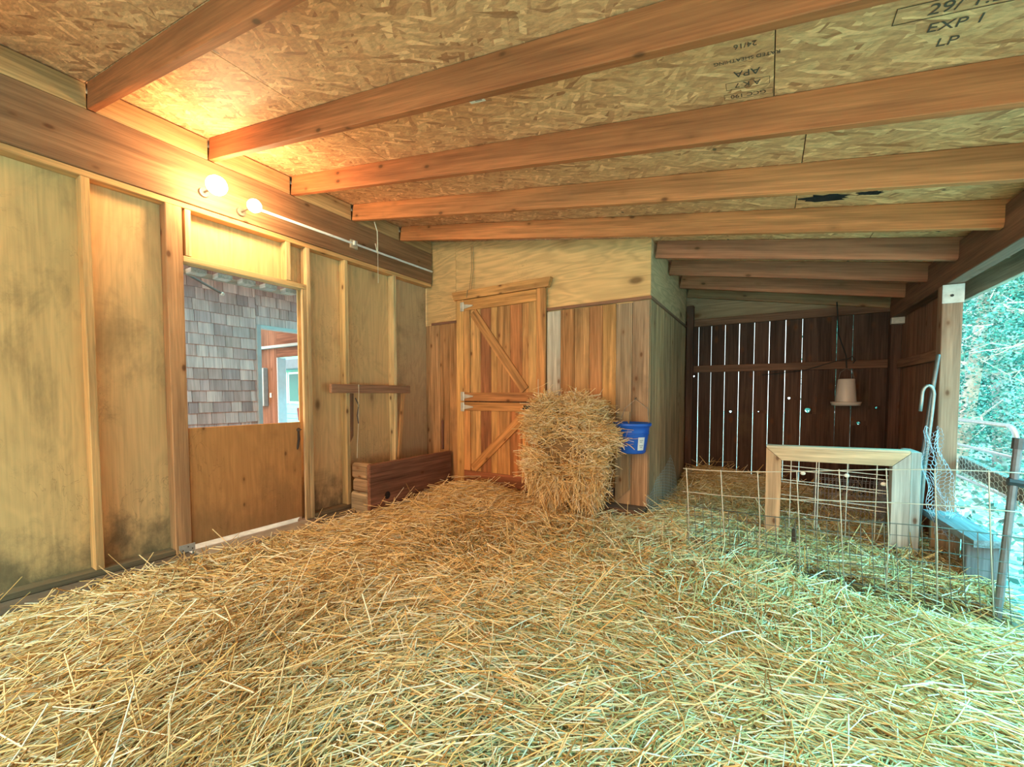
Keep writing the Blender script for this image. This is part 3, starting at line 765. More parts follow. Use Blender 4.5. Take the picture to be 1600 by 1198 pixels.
def bed(name, region, N, dens, label, dark=0.0, cell=0.04, bounds=None):
    x0, x1, y0, y1 = bounds
    xs, ysx = np.arange(x0, x1 + cell, cell), np.arange(y0, y1 + cell, cell)
    X, Y = np.meshgrid(xs, ysx, indexing='ij'); Z = hgt(X, Y) - 0.012
    gv = np.stack([X, Y, Z], 2).reshape(-1, 3); ny = len(ysx)
    I, J = np.meshgrid(np.arange(len(xs) - 1), np.arange(ny - 1), indexing='ij')
    cx_, cy_ = X[:-1, :-1] + cell / 2, Y[:-1, :-1] + cell / 2
    keep = region(cx_, cy_)
    for ddx in (-cell / 2, cell / 2):
        for ddy in (-cell / 2, cell / 2): keep &= inside(cx_ + ddx, cy_ + ddy)
    a = (I * ny + J)[keep]
    gf = np.stack([a, a + ny, a + ny + 1, a + 1], 1)
    gc = np.tile(np.array([0.20, 0.115, 0.045]), (len(gv), 1))  # under-layer coloured dark to paint shade into gaps between stalks
    # scatter
    px, py = rng.uniform(x0, x1, N * 3), rng.uniform(y0, y1, N * 3)
    ok = region(px, py) & (rng.uniform(0, 1, N * 3) < dens(px, py))
    px, py = px[ok][:N], py[ok][:N]; n = len(px)
    dist = np.hypot(px - 3.45, py)
    head = np.where(rng.uniform(0, 1, n) < 0.6, field(px, py) + rng.normal(0, 0.42, n), rng.uniform(0, 2 * math.pi, n))
    L = np.clip(rng.lognormal(math.log(0.15), 0.45, n), 0.03, 0.36)
    wd = rng.uniform(0.003, 0.0064, n) * np.clip(0.75 + dist * 0.12, 0.9, 1.25)
    pitch = rng.normal(0, 0.10, n)
    for sg in (-0.5, 0.5):
        ok = inside(px + np.cos(head) * L * sg, py + np.sin(head) * L * sg)
        px, py, head, L, wd, pitch = (q[ok] for q in (px, py, head, L, wd, pitch))
    n = len(px)
    up = rng.uniform(0, 1, n) < 0.035
    pitch[up] = rng.uniform(0.25, 1.0, up.sum())
    pz = hgt(px, py) + rng.exponential(0.015, n) - 0.004 + np.abs(np.sin(pitch)) * L * 0.38
    V, F, c = straws(np.stack([px, py, pz], 1), head, L, wd, pitch, rng.normal(0.0, 0.035, n), straw_cols(n) * (1 - dark))
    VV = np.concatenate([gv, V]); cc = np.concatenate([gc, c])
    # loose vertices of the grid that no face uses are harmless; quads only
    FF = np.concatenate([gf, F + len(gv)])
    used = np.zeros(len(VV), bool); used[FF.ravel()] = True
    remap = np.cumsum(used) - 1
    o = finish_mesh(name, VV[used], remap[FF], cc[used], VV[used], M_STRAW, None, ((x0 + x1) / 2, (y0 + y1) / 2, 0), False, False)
    return tag(o, label, 'straw', kind='stuff')
def inside(x, y):
    r = (x > 0.11) & (x < 4.66) & (y < 5.55) & (y > -0.6) & ~((x < 2.585) & (y > 3.672)) & ~((x > 4.57) & (y > 3.95))
    return r & ~((x < 0.335) & (y > 2.47))
def reg_front(x, y):
    r = (x > 0.16 + 0.05 * np.sin(5 * y)) & (y < 3.66) & (x < 4.62)
    r &= ~((y > 3.02 - 0.25 * sm(3.2, 4.6, x)) & (x > 3.02))
    r &= ~((x > 1.70) & (x < 2.58) & (y > 3.48)) & ~((x < 0.34) & (y > 2.47))
    return r
def reg_pen(x, y):
    r = (x > 2.59) & (x < 4.56) & (y < 5.53) & (y > 3.02 - 0.25 * sm(3.2, 4.6, x)) & (x > 3.02 - 10 * (y > 3.66))
    r &= ~((x > 4.46) & (y > 3.95))
    return r
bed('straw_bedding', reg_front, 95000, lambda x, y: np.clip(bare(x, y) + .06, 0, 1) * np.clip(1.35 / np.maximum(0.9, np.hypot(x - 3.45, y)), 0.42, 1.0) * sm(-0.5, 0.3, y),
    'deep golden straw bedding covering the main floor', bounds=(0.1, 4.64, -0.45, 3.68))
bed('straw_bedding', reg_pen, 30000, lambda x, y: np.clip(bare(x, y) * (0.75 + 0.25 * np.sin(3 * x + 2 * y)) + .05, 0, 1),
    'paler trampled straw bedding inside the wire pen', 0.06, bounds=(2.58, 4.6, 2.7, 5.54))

# ================================================================== HAY RACK, BALE, BUCKET
t = empty('hay_rack', (2.0, 3.66, 0.1), 'rough boards of the hay rack behind the bale, one with slanted end', 'hay rack')
m = MB(); m.prism([(2.275, 0.12), (2.40, 0.24), (2.40, 0.95), (2.275, 0.95)], 1, 3.655, 3.687, (0.46, 0.33, 0.20), 'z'); m.build('side_board', M_BARN, t)
m = MB(); m.box(1.60, 2.262, 3.60, 3.687, 0.16, 0.24, (0.22, 0.13, 0.09), 'x'); m.build('bottom_board', M_BARN, t)
def bale():
    cx_, cy_, cz_, hx, hy, hz = 1.93, 3.42, 0.64, 0.36, 0.21, 0.43
    def surf(U, Vv):
        e = 0.60
        f = lambda a: np.sign(a) * np.abs(a) ** e
        n = np.stack([np.cos(Vv) * np.cos(U), np.cos(Vv) * np.sin(U), np.sin(Vv)], 1)
        p = np.stack([f(np.cos(Vv)) * f(np.cos(U)) * hx, f(np.cos(Vv)) * f(np.sin(U)) * hy, f(np.sin(Vv)) * hz], 1)
        z = p[:, 2] / hz
        pinch = 1 - 0.20 * np.exp(-((z - 0.06) / 0.10) ** 2) + 0.07 * np.exp(-((z - 0.5) / 0.4) ** 2) - 0.12 * (z < 0) * z * z
        p[:, 0] *= pinch; p[:, 1] *= pinch
        p[:, 0] += 0.02 * z + 0.03 * np.sin(5 * z); p[:, 2] -= 0.10 * np.maximum(p[:, 0] / hx, 0) ** 2 * (z > 0)
        p *= (1 + 0.10 * np.sin(9 * p[:, :1] * 2 + 4) * np.cos(11 * p[:, 2:3] * 1.5 + 1) + 0.04 * np.sin(23 * p[:, :1]) * np.sin(19 * p[:, 2:3]))
        p[:, 1] = np.minimum(p[:, 1], 0.225)
        return p + np.array([cx_, cy_, cz_]), n
    nu, nv = 48, 28
    U, Vv = np.meshgrid(np.linspace(0, 2 * math.pi, nu, endpoint=False), np.linspace(-math.pi / 2, math.pi / 2, nv), indexing='ij')
    gv, _ = surf(U.ravel(), Vv.ravel())
    gv = (gv - [cx_, cy_, cz_]) * 0.86 + [cx_, cy_, cz_]
    F = []
    for i in range(nu):
        for j in range(nv - 1):
            i2 = (i + 1) % nu; F.append((i * nv + j, i2 * nv + j, i2 * nv + j + 1, i * nv + j + 1))
    F = np.array(F)
    n = 7500
    u = rng.uniform(math.pi, 2 * math.pi, n); u[: n // 6] = rng.uniform(-0.6, math.pi + 0.6, n // 6)
    v = np.arcsin(rng.uniform(-1, 1, n))
    p, nn = surf(u, v)
    p += nn * (rng.exponential(0.018, (n, 1)) - 0.012)
    hole = np.zeros(n, bool) & (((p[:, 0] - 1.97) / 0.05) ** 2 + ((p[:, 2] - 0.67) / 0.022) ** 2 < 1); p[hole] -= nn[hole] * 0.03
    low = (cz_ - p[:, 2]) / hz
    head = rng.uniform(0, 2 * math.pi, n)
    side = rng.uniform(0, 1, n) < 0.62
    head[side] = rng.normal(0, 0.35, side.sum())
    pitch = rng.normal(0, 0.30, n) + np.where(rng.uniform(0, 1, n) < 0.3, rng.normal(0, 0.8, n), 0)
    droop = (low > 0.55) & (rng.uniform(0, 1, n) < 0.75); pitch[droop] = rng.choice([-1, 1], droop.sum()) * rng.uniform(0.7, 1.5, droop.sum())
    L = np.clip(rng.lognormal(math.log(0.135), 0.45, n), 0.04, 0.32)
    p[droop, 2] -= L[droop] * 0.3
    L = np.where(p[:, 1] > 3.60, np.minimum(L, 0.08), L)
    p[:, 1] = np.minimum(p[:, 1], 3.635)
    # keep stalk ends off the wall
    reach = np.abs(np.sin(head) * np.cos(pitch)) * L / 2
    p[:, 1] = np.minimum(p[:, 1], 3.648 - reach)
    V2, F2, c2_ = straws(p, head, L, rng.uniform(0.0035, 0.007, n), pitch, rng.normal(0, 0.08, n), straw_cols(n, (.34, .22, .12, .11, .21)))
    VV = np.concatenate([gv, V2]); FF = np.concatenate([F, F2 + len(gv)])
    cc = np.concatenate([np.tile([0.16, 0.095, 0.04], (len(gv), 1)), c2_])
    o = finish_mesh('hay_bale', VV, FF, cc, VV, M_STRAW, None, (cx_, cy_, 0.2), False, False)
    tag(o, 'bulging bale of golden hay hung against the inner room beside the dutch door', 'hay bale')
bale()

t = empty('bucket', (2.46, 3.53, 0.6), 'blue plastic bucket hanging at the inner room corner beside the hay', 'bucket')
m = MB(); prof = [(0.0, 0.603), (0.108, 0.603), (0.116, 0.615), (0.142, 0.80), (0.146, 0.83), (0.160, 0.835), (0.163, 0.85), (0.160, 0.862), (0.146, 0.862), (0.136, 0.80), (0.108, 0.62), (0.0, 0.618)]
m.lathe(prof, 2.46, 3.53, (0.012, 0.10, 0.55), 40, None, 3.672); m.build('shell', M_PLASTIC, t, smooth=True)
m = MB(); m.lathe([(0.1385, 0.765), (0.1415, 0.765), (0.1425, 0.778), (0.1395, 0.778)], 2.46, 3.53, (0.012, 0.10, 0.55), 40, None, 3.672); m.build('raised_band', M_PLASTIC, t, smooth=True)
m = MB()
V, F = [], []
for i, tt in enumerate(np.linspace(-0.90, -0.42, 9)):
    for z, r in ((0.635, 0.1205), (0.70, 0.1295), (0.745, 0.1355)): V.append((2.46 + r * math.cos(tt), 3.53 + r * math.sin(tt), z))
for i in range(8):
    for k in range(2): F.append((i * 3 + k, i * 3 + 3 + k, i * 3 + 4 + k, i * 3 + 1 + k))
m.add(V, F, (0.62, 0.68, 0.74)); lab = m.build('sticker', M_PAPER, t); lab['label'] = 'pale printed sticker'
sol = lab.modifiers.new('thickness', 'SOLIDIFY'); sol.thickness = 0.0008
for z, a0, a1 in ((0.72, -0.80, -0.55), (0.705, -0.78, -0.62), (0.675, -0.80, -0.52), (0.66, -0.76, -0.58)):
    pts = [(2.46 + (0.1232 + (z - .635) * .136) * math.cos(a), 3.53 + (0.1232 + (z - .635) * .136) * math.sin(a), z) for a in np.linspace(a0, a1, 5)]
    m = MB(); m.tube(pts, 0.0022, (0.16, 0.2, 0.3), 4); m.build('print_line', M_INK, lab)
m = MB(); m.tube([(2.33, 3.60, 0.855), (2.36, 3.655, 0.98), (2.45, 3.67, 1.06), (2.56, 3.655, 0.98), (2.585, 3.60, 0.855)], 0.003, (0.35, 0.33, 0.3), 6); m.build('bail', M_METAL, t)
m = MB(); m.tube([(2.45, 3.689, 1.075), (2.45, 3.655, 1.06), (2.45, 3.65, 1.075)], 0.004, (0.2, 0.18, 0.16), 6); m.build('hook', M_IRON, t)

# ================================================================== WIRE
def hexwire(name, fn, nu, nv, su, sv, r, col, mat, label=None, cat=None, parent=None):
    """chicken wire: hexagon edges in a (u,v) sheet mapped to space by fn"""
    segs = set()
    key = lambda p: (round(p[0], 4), round(p[1], 4))
    a = su / 3
    for i in range(nu):
        for j in range(nv):
            cx_ = i * su * 0.5 * 2 / 1.0 * 0.75 ; cy_ = (j + 0.5 * (i % 2)) * sv
            ring = [(cx_ + a * 1.5 * math.cos(k * math.pi / 3), cy_ + sv * 0.5 * (math.sin(k * math.pi / 3) / 0.866)) for k in range(6)]
            for k in range(6):
                p, q = key(ring[k]), key(ring[(k + 1) % 6]); segs.add((min(p, q), max(p, q)))
    m = MB(); um = nu * su * 0.75; vm = nv * sv
    for p, q in segs:
        P, Q = fn(min(max(p[0] / um, 0), 1), min(max(p[1] / vm, 0), 1)), fn(min(max(q[0] / um, 0), 1), min(max(q[1] / vm, 0), 1))
        if (Vector(P) - Vector(Q)).length > 1e-4: m.tube([P, Q], r, col, 3, None, False)
    o = m.build(name, mat, parent)
    return tag(o, label, cat)
WIRE = (0.52, 0.56, 0.54)
# hog panel across the pen front
t = empty('mesh_fence', (3.76, 3.0, 0.0), 'long rusty wire mesh panel standing in the straw before the pen', 'wire fence')
m = MB()
def ftop(x): return 0.592 + 0.125 * sm(2.98, 4.56, x)
def fy(x): return 3.0 + 0.012 * math.sin(5 * x)
vx = [2.985, 3.20, 3.41, 3.615, 3.82, 4.03, 4.225, 4.42]
for i, x in enumerate(vx):
    lean = 0.03 * math.sin(i * 2.1)
    m.tube([(x + 0.03 + lean * .5, fy(x) + .0, -0.05), (x + 0.02, fy(x) - 0.006, 0.3), (x, fy(x), float(ftop(x)) + 0.006)], 0.0032, (0.50, 0.46, 0.40), 6)
for fz in (1.0, 0.73):
    m.tube([(x, fy(x) - 0.006, float(ftop(x)) * fz) for x in np.linspace(2.965, 4.72, 16)], 0.003, (0.52, 0.48, 0.42), 6)
m.build('heavy_wires', M_METAL, t)
m = MB()
for x in np.arange(2.985, 4.56, 0.052):
    m.tube([(x + 0.03, fy(x) + 0.006, -0.05), (x + 0.012, fy(x) + 0.006, 0.2), (x + 0.005, fy(x) + 0.006, 0.55 * float(ftop(x)))], 0.0019, (0.16, 0.16, 0.15), 5)
for fz in (0.55, 0.455, 0.36, 0.27, 0.18, 0.09, 0.02):
    m.tube([(x, fy(x) + 0.008 + 0.006 * math.sin(9 * x + fz * 20), float(ftop(x)) * fz + 0.006 * math.sin(6 * x + 3 * fz)) for x in np.linspace(2.985, 4.56, 24)], 0.0019 if fz < .55 else .0028, (0.18, 0.18, 0.17), 5)
m.build('fine_mesh', M_METAL, t)
m = MB(); m.box(3.60, 3.625, 3.02, 3.035, 0.19, 0.27, (0.05, 0.045, 0.04), 'z', 0.004); m.tube([(3.605, 3.012, 0.255), (3.612, 3.0, 0.31), (3.622, 3.012, 0.255)], 0.003, (0.1, 0.09, 0.08), 5)
m.build('clip', M_IRON, t)['label'] = 'small dark clip'
# chicken wire at the inner room corner
def fn_c(u, v):
    a = u * 1.35; x = 2.60 + 0.13 * u + 0.03 * math.sin(6 * u) ; y = 3.62 + 0.95 * u
    zt = 0.52 - 0.05 * u; x += 0.05 * math.sin(3 * v) * (1 - u)
    return (2.575 + 0.14 * (1 - v) * (0.5 + .5 * u) + 0.02 * math.sin(5 * u + 4 * v), y - 0.12 * (1 - v), 0.0 + v * zt * (0.35 + 0.65 * u) )
hexwire('chicken_wire', fn_c, 26, 14, 0.045, 0.035, 0.0016, (0.40, 0.46, 0.45), M_PAINT, 'slack chicken wire leaning on the grey side wall by the bucket', 'chicken wire')

# timber frame of the pen opening
t = empty('timber_frame', (3.87, 3.74, 0.0), 'pale mitred timber frame standing in the pen', 'timber frame')
FC = (0.58, 0.42, 0.27)
y0, y1 = 3.70, 3.79
def framed(name, poly, g, c): m = MB(); m.prism(poly, 1, y0, y1, c, g); m.build(name, M_PINE, t)
framed('post', [(3.457, -0.06), (3.555, -0.06), (3.557, 0.600), (3.457, 0.692)], 'z', (0.52, 0.32, 0.19))
framed('post', [(4.195, -0.06), (4.288, -0.06), (4.288, 0.706), (4.195, 0.612)], 'z', (0.42, 0.38, 0.35))
framed('top_rail', [(3.459, 0.694), (3.559, 0.602), (4.193, 0.614), (4.286, 0.708)], 'x', FC)
m = MB(); m.box(4.292, 4.345, 3.72, 3.98, -0.06, 0.715, (0.46, 0.46, 0.44), 'z', 0.003); m.build('side_board', M_PINE, t)
m = MB(); m.prism([(3.459, 0.695), (4.286, 0.709), (4.286, 0.724), (3.459, 0.710)], 1, 3.70, 3.80, (0.56, 0.46, 0.34), 'x'); m.build('cap_board', M_PINE, t)
m = MB()
for x in (3.62, 3.78, 3.795, 3.965, 4.13): m.tube([(x, 3.80, -0.03), (x + 0.004, 3.803, 0.63)], 0.0035, (0.62, 0.66, 0.68), 6)
for z in (0.53, 0.50, 0.42, 0.40, 0.30, 0.27, 0.17, 0.05): m.tube([(3.53, 3.806, z + 0.02), (4.21, 3.806, z)], 0.0032, (0.62, 0.66, 0.68), 6)
m.build('wire_grid', M_METAL, t)
for x, z in ((3.70, 0.50), (3.965, 0.51), (4.17, 0.47)):
    m = MB(); m.ball((x, 3.798, z), 0.016, (0.80, 0.84, 0.84), 8, 6, (1.1, .5, .9)); m.build('plastic_tie', M_PLASTIC, t)['label'] = 'white plastic tie'
# small crate behind the frame
t = empty('wire_crate', (4.05, 4.35, 0.03), 'small wire mesh crate behind the timber frame', 'crate')
m = MB()
def crate_face(xa, xb, ya, yb, z0, z1, nx, nz):
    for i in range(nx + 1):
        f = i / nx; m.tube([(xa + (xb - xa) * f, ya + (yb - ya) * f, z0), (xa + (xb - xa) * f, ya + (yb - ya) * f, z1)], 0.0018, (0.50, 0.42, 0.44), 4)
    for k in range(nz + 1):
        z = z0 + (z1 - z0) * k / nz; m.tube([(xa, ya, z), (xb, yb, z)], 0.0018, (0.50, 0.42, 0.44), 4)
crate_face(3.83, 4.27, 4.22, 4.22, 0.04, 0.41, 17, 6); m.build('mesh_side', M_METAL, t)
m = MB(); crate_face(3.83, 4.27, 4.50, 4.50, 0.04, 0.41, 17, 6); m.build('mesh_side', M_METAL, t)
for xx in (3.83, 4.27): m = MB(); crate_face(xx, xx, 4.22, 4.50, 0.04, 0.41, 10, 6); m.build('mesh_end', M_METAL, t)

# hanging feeder
t = empty('poultry_feeder', (4.14, 5.3, 0.99), 'grey plastic hanging feeder with a wide pan in the back bay', 'feeder')
m = MB(); m.lathe([(0.0, 1.262), (0.068, 1.262), (0.072, 1.255), (0.088, 1.03), (0.088, 1.02), (0.0, 1.02)], 4.14, 5.3, (0.50, 0.44, 0.42), 28); m.build('hopper', M_PLASTIC, t, smooth=True)
m = MB(); m.lathe([(0.0, 1.0), (0.115, 1.0), (0.125, 1.03), (0.129, 1.03), (0.117, 0.992), (0.0, 0.992)], 4.14, 5.3, (0.46, 0.41, 0.40), 28); m.build('pan', M_PLASTIC, t, smooth=True)
m = MB(); m.tube([(4.075, 5.3, 1.25), (4.09, 5.3, 1.33), (4.14, 5.3, 1.37), (4.19, 5.3, 1.33), (4.205, 5.3, 1.25)], 0.003, (0.08, 0.08, 0.08), 6); m.build('handle', M_IRON, t)
m = MB(); m.tube([(4.14, 5.3, 1.37), (4.135, 5.32, 1.5), (4.08, 5.4, 1.72), (4.06, 5.44, rz(4.06) + 0.02)], 0.006, (0.03, 0.03, 0.03), 6)
m.tube([(4.14, 5.30, 1.46), (4.18, 5.30, 1.49), (4.21, 5.31, 1.45), (4.19, 5.31, 1.42)], 0.005, (0.03, 0.03, 0.03), 6)
m.tube([(4.14, 5.30, 1.47), (4.02, 5.4, 1.44), (3.8, 5.5, 1.37), (3.4, 5.525, 1.33)], 0.004, (0.03, 0.03, 0.03), 6)
tag(m.build('cord', M_TWINE), 'black cord holding up the feeder and sagging along the slats', 'cord')
# leaning pole and crook
m = MB(); m.tube([(4.35, 3.955, -0.08), (4.40, 3.975, 0.55), (4.45, 3.985, 1.15), (4.472, 3.985, 1.375), (4.474, 3.985, 1.385)], [0.013, 0.013, 0.013, 0.013, 0.008], (0.20, 0.23, 0.24), 10)
tag(m.build('steel_pole', M_METAL, smooth=True), 'tall plain steel pole leaning against the pale post', 'pole')
m = MB(); pts = [(4.375, 3.90, -0.08), (4.41, 3.93, 0.55), (4.44, 3.94, 0.98)]
for a in np.linspace(0.1, math.pi, 10): pts.append((4.415 + 0.03 * math.cos(a) + 0.0, 3.94 - 0.005, 1.10 + 0.065 * math.sin(a)))
pts += [(4.383, 3.935, 1.05), (4.378, 3.935, 0.985)]
m.tube(pts, 0.0105, (0.34, 0.40, 0.41), 10)
tag(m.build('crook', M_METAL, smooth=True), 'steel rod with a hooked crook top leaning beside the plain pole', 'crook')

# low bench along the open side
t = empty('low_bench', (4.51, 3.66, -0.06), 'low weathered plank bench along the open side, under the wired rail', 'bench')
m = MB(); m.prism([(4.42, 4.00 - .02), (4.475, 3.98), (4.60, 3.98), (4.60, 3.32), (4.46, 3.26)], 2, 0.245, 0.285, (0.24, 0.27, 0.30), 'y'); m.build('top_plank', M_BARN, t)
m = MB(); m.box(4.44, 4.585, 3.86, 3.90, -0.06, 0.243, (0.48, 0.34, 0.20), 'z', 0.004); m.build('leg', M_BARN, t)
m = MB(); m.box(4.455, 4.59, 3.34, 3.385, -0.06, 0.243, (0.17, 0.19, 0.22), 'z', 0.004); m.build('leg', M_BARN, t)
m = MB(); m.box(4.585, 4.605, 3.39, 3.855, -0.06, 0.243, (0.36, 0.38, 0.40), 'y', 0.004); m.build('side_board', M_BARN, t)
# rail with chicken wire
t = empty('fence_rail', (4.62, 3.5, 0.55), 'sloping weathered rail wrapped with chicken wire, from post to steel stake', 'rail')
Mx = rot_between((4.615, 3.99, 0.63), (4.645, 2.97, 0.555))
m = MB(); m.box(0, 1.02, -0.02, 0.02, -0.05, 0.05, (0.36, 0.33, 0.30), 'x', 0.004, Mx); m.build('timber', M_BARN, t)
hexwire('wire_wrap', lambda u, v: (4.590 - 0.004 * math.sin(9 * u) + 0.03 * u, 3.97 - 0.98 * u, 0.565 - 0.075 * u + v * 0.13), 22, 4, 0.06, 0.034, 0.0018, (0.78, 0.84, 0.84), M_PAINT, parent=t)
def fn_b(u, v):
    w = 0.10 + 0.05 * math.sin(3.3 * v + 0.5); cx_ = 4.425 + 0.075 * (1 - v) ** 1.3
    return (cx_ + (u - 0.5) * w + 0.012 * math.sin(17 * v + 5 * u), 3.90 - 0.06 * abs(math.sin(7 * u + 4 * v)) - 0.10 * (1 - v), 0.16 + 0.71 * v + 0.02 * math.sin(9 * u))
hexwire('chicken_wire', fn_b, 9, 26, 0.028, 0.027, 0.0017, (0.46, 0.56, 0.68), M_PAINT,
        'bunched pale chicken wire hanging on the foot of the pale post', 'chicken wire')
# steel stake
t = empty('steel_stake', (4.50, 2.98, -0.05), 'dark leaning steel stake at the end of the wire panel', 'stake')
m = MB(); m.tube([(4.485, 3.04, -0.08), (4.53, 3.035, 0.87)], 0.017, (0.22, 0.22, 0.24), 10); m.build('shaft', M_IRON, t)
m = MB(); m.tube([(4.528, 3.035, 0.83), (4.531, 3.035, 0.885)], 0.023, (0.12, 0.12, 0.13), 10); m.build('cap', M_IRON, t)
m = MB(); m.tube([(4.50, 3.035, 0.665), (4.60, 3.03, 0.655), (4.63, 3.0, 0.63)], 0.022, (0.05, 0.05, 0.055), 8); m.build('clamp', M_IRON, t)

# ================================================================== CEILING STAMPS
def stamp(parent, lines, x, y, size, rz_, label):
    """printed grade marks as flat lettering under a sheet"""
    zc = rz(x) + RD
    root = None
    Mx = Matrix.Translation((x, y, zc - 0.0006)) @ Matrix.Rotation(ang, 4, 'Y') @ Matrix.Rotation(rz_, 4, 'Z') @ Matrix.Rotation(math.pi, 4, 'X')
    for k, (txt, sz, boxed) in enumerate(lines):
        cu = bpy.data.curves.new('grade_stamp', 'FONT'); cu.body = txt; cu.size = size * sz; cu.align_x = 'CENTER'; cu.extrude = 0.0002
        ob = bpy.data.objects.new('grade_stamp', cu); C.objects.link(ob); ob.parent = parent
        off = -k * size * 1.25
        ob.matrix_parent_inverse = Matrix.Identity(4)
        ob.matrix_local = Matrix.Translation(-Vector(LOC[parent.name])) @ Mx @ Matrix.Translation((0, off, 0))
        cu.materials.append(M_STAMP)
        if boxed:
            m = MB(); w_, h_ = size * sz * (0.34 * len(txt) + 0.3), size * sz
            for a, b, c_, d_ in ((-w_, w_, -0.22 * h_, -0.18 * h_), (-w_, w_, 0.86 * h_, 0.90 * h_), (-w_, -w_ + .04 * h_, -0.2 * h_, 0.9 * h_), (w_ - .04 * h_, w_, -0.2 * h_, 0.9 * h_)):
                m.box(a, b, c_ + off, d_ + off, -0.0002, 0.0002, (0.08, 0.06, 0.04), 'x', 0.00005, Mx)
            m.build('stamp_box', M_INK, parent)
tt = NT('stamp_letters'); tt.base((0.09, 0.065, 0.045)); tt.rough(0.9); M_STAMP = tt.m
stamp(ceiling, [('GCC 190', 0.6, True), ('A K 7', 0.7, True), ('APA', 0.9, False), ('RATED SHEATHING', 0.45, False), ('24/16', 0.6, False)], 3.36, 1.95, 0.055, math.pi, 'stamp')
stamp(ceiling, [('APA', 0.8, False), ('29/ 1.E', 1.0, True), ('EXP 1', 0.9, False), ('LP', 0.9, False)], 3.92, 1.66, 0.06, 0.0, 'stamp')
# paper tag and rot patches on the sheets
m = MB(); Mx = Matrix.Translation((2.215, 1.642, rz(2.215) + RD - 0.001)) @ Matrix.Rotation(ang, 4, 'Y')
m.box(-0.045, 0.045, -0.022, 0.022, -0.0008, 0, (0.85, 0.83, 0.72), 'x', 0.0002, Mx); m.box(-0.01, 0.03, -0.012, 0.012, -0.0014, -0.0009, (0.35, 0.34, 0.28), 'x', 0.0001, Mx)
m.build('paper_tag', M_PAPER, ceiling)['label'] = 'small white paper tag stapled to the sheet'
def patch(x, y, rx, ry_):
    V = [(0, 0, 0)]; n = 22
    for k in range(n):
        a = 2 * math.pi * k / n; r = random.uniform(0.65, 1.15); V.append((rx * r * math.cos(a), ry_ * r * math.sin(a), 0))
    V += [(p[0], p[1], -0.001) for p in V]
    F = [(0, k + 1, (k + 1) % n + 1) for k in range(n)] + [(n + 1, n + 2 + (k + 1) % n, n + 2 + k) for k in range(n)]
    m = MB(); m.add(V, F, (0.035, 0.028, 0.028), None, Matrix.Translation((x, y, rz(x) + RD - 0.0005)) @ Matrix.Rotation(ang, 4, 'Y'))
    m.build('rot_patch', M_DIRT, ceiling)['label'] = 'dark rotted patch in the chipboard'
patch(3.72, 3.06, 0.13, 0.06); patch(3.92, 3.02, 0.06, 0.03); patch(4.36, 3.60, 0.10, 0.08)

# ================================================================== NEIGHBOURING BUILDING BEYOND THE HALF DOOR
t = empty('shingled_building', (-2.1, 2.0, -0.13), 'neighbouring building with grey wood shingles seen over the half door', 'building')
m = MB()
def shingle_rows(m, ya, yb, za, zb):
    z = za; row = 0
    while z < zb:
        y = ya - random.uniform(0, 0.1)
        while y < yb:
            w_ = random.choice((0.09, 0.12, 0.14, 0.16, 0.19)); y2 = min(y + w_, yb + 0.0)
            if y2 - max(y, ya) > 0.02:
                zb_ = z + random.uniform(-0.004, 0.004)
                c = jit(random.choice([(0.47, 0.29, 0.275), (0.53, 0.34, 0.32), (0.42, 0.265, 0.26), (0.57, 0.38, 0.36)]), 0.1)
                Mx = Matrix.Translation((-2.0, 0, zb_)) @ Matrix.Rotation(math.radians(-4.0), 4, 'Y')
                m.box(-0.012, 0.0, max(y, ya) + 0.002, y2 - 0.002, 0.0, 0.21, c, 'z', 0.0015, Mx)
            y = y2
        z += 0.128; row += 1
shingle_rows(m, 0.9, 2.70, 0.0, 3.3); shingle_rows(m, 2.70, 4.2, 1.96, 3.3)
m.build('shingle_siding', M_SHINGLE, t)
m = MB(); m.box(-2.3, -0.95, 0.3, 5.2, 3.02, 3.06, (0.40, 0.33, 0.28), 'y'); m.build('eave', M_PINE, t)
m = MB(); m.box(-2.06, -2.02, 0.85, 2.70, -0.13, 3.5, (0.15, 0.12, 0.11), 'z', 0.001); m.box(-2.06, -2.02, 2.70, 4.3, 1.96, 3.5, (0.15, 0.12, 0.11), 'z', 0.001); m.build('sheathing', M_BARN, t)
m = MB(); m.box(-2.08, -1.975, 2.695, 2.745, -0.13, 1.975, (0.34, 0.32, 0.33), 'z'); m.box(-2.08, -1.975, 2.745, 4.2, 1.935, 1.975, (0.40, 0.46, 0.48), 'y')
m.build('door_frame', M_PAINTW, t)
m = MB()
for k, (xa, xb) in enumerate(((-4.6, -3.6), (-3.6, -3.3), (-3.3, -3.05), (-3.05, -2.845))): m.box(xa, xb - .003, 3.40, 3.425, -0.13, 3.0, jit((0.24, 0.11, 0.07), 0.15), 'z')
m.box(-2.845, -2.08, 3.40, 3.425, 1.66, 3.0, (0.22, 0.10, 0.065), 'x')
m.build('inner_wall', M_BARN, t)
m = MB(); m.box(-4.5, -2.1, 3.355, 3.398, 1.80, 1.84, (0.34, 0.42, 0.46), 'x'); m.build('inner_rail', M_PAINTW, t)
m = MB(); m.box(-2.86, -2.835, 3.40, 3.53, -0.13, 1.66, (0.62, 0.66, 0.74), 'z'); m.build('door_jamb', M_PAINTW, t)
t = empty('electric_panel', (-3.3, 3.39, 0.9), 'grey electric panel box on the brown wall inside the neighbouring doorway', 'electric box')
m = MB(); m.box(-3.34, -3.10, 3.33, 3.399, 0.93, 1.51, (0.34, 0.37, 0.40), 'z', 0.004); m.build('case', M_PAINT, t)
m = MB(); m.box(-3.28, -3.22, 3.326, 3.3295, 1.10, 1.28, (0.75, 0.85, 0.82), 'z', 0.0005); m.build('label_sheet', M_PAPER, t)
m = MB(); m.box(-3.045, -3.0, 3.388, 3.399, 1.06, 1.13, (0.85, 0.84, 0.76), 'z', 0.002)
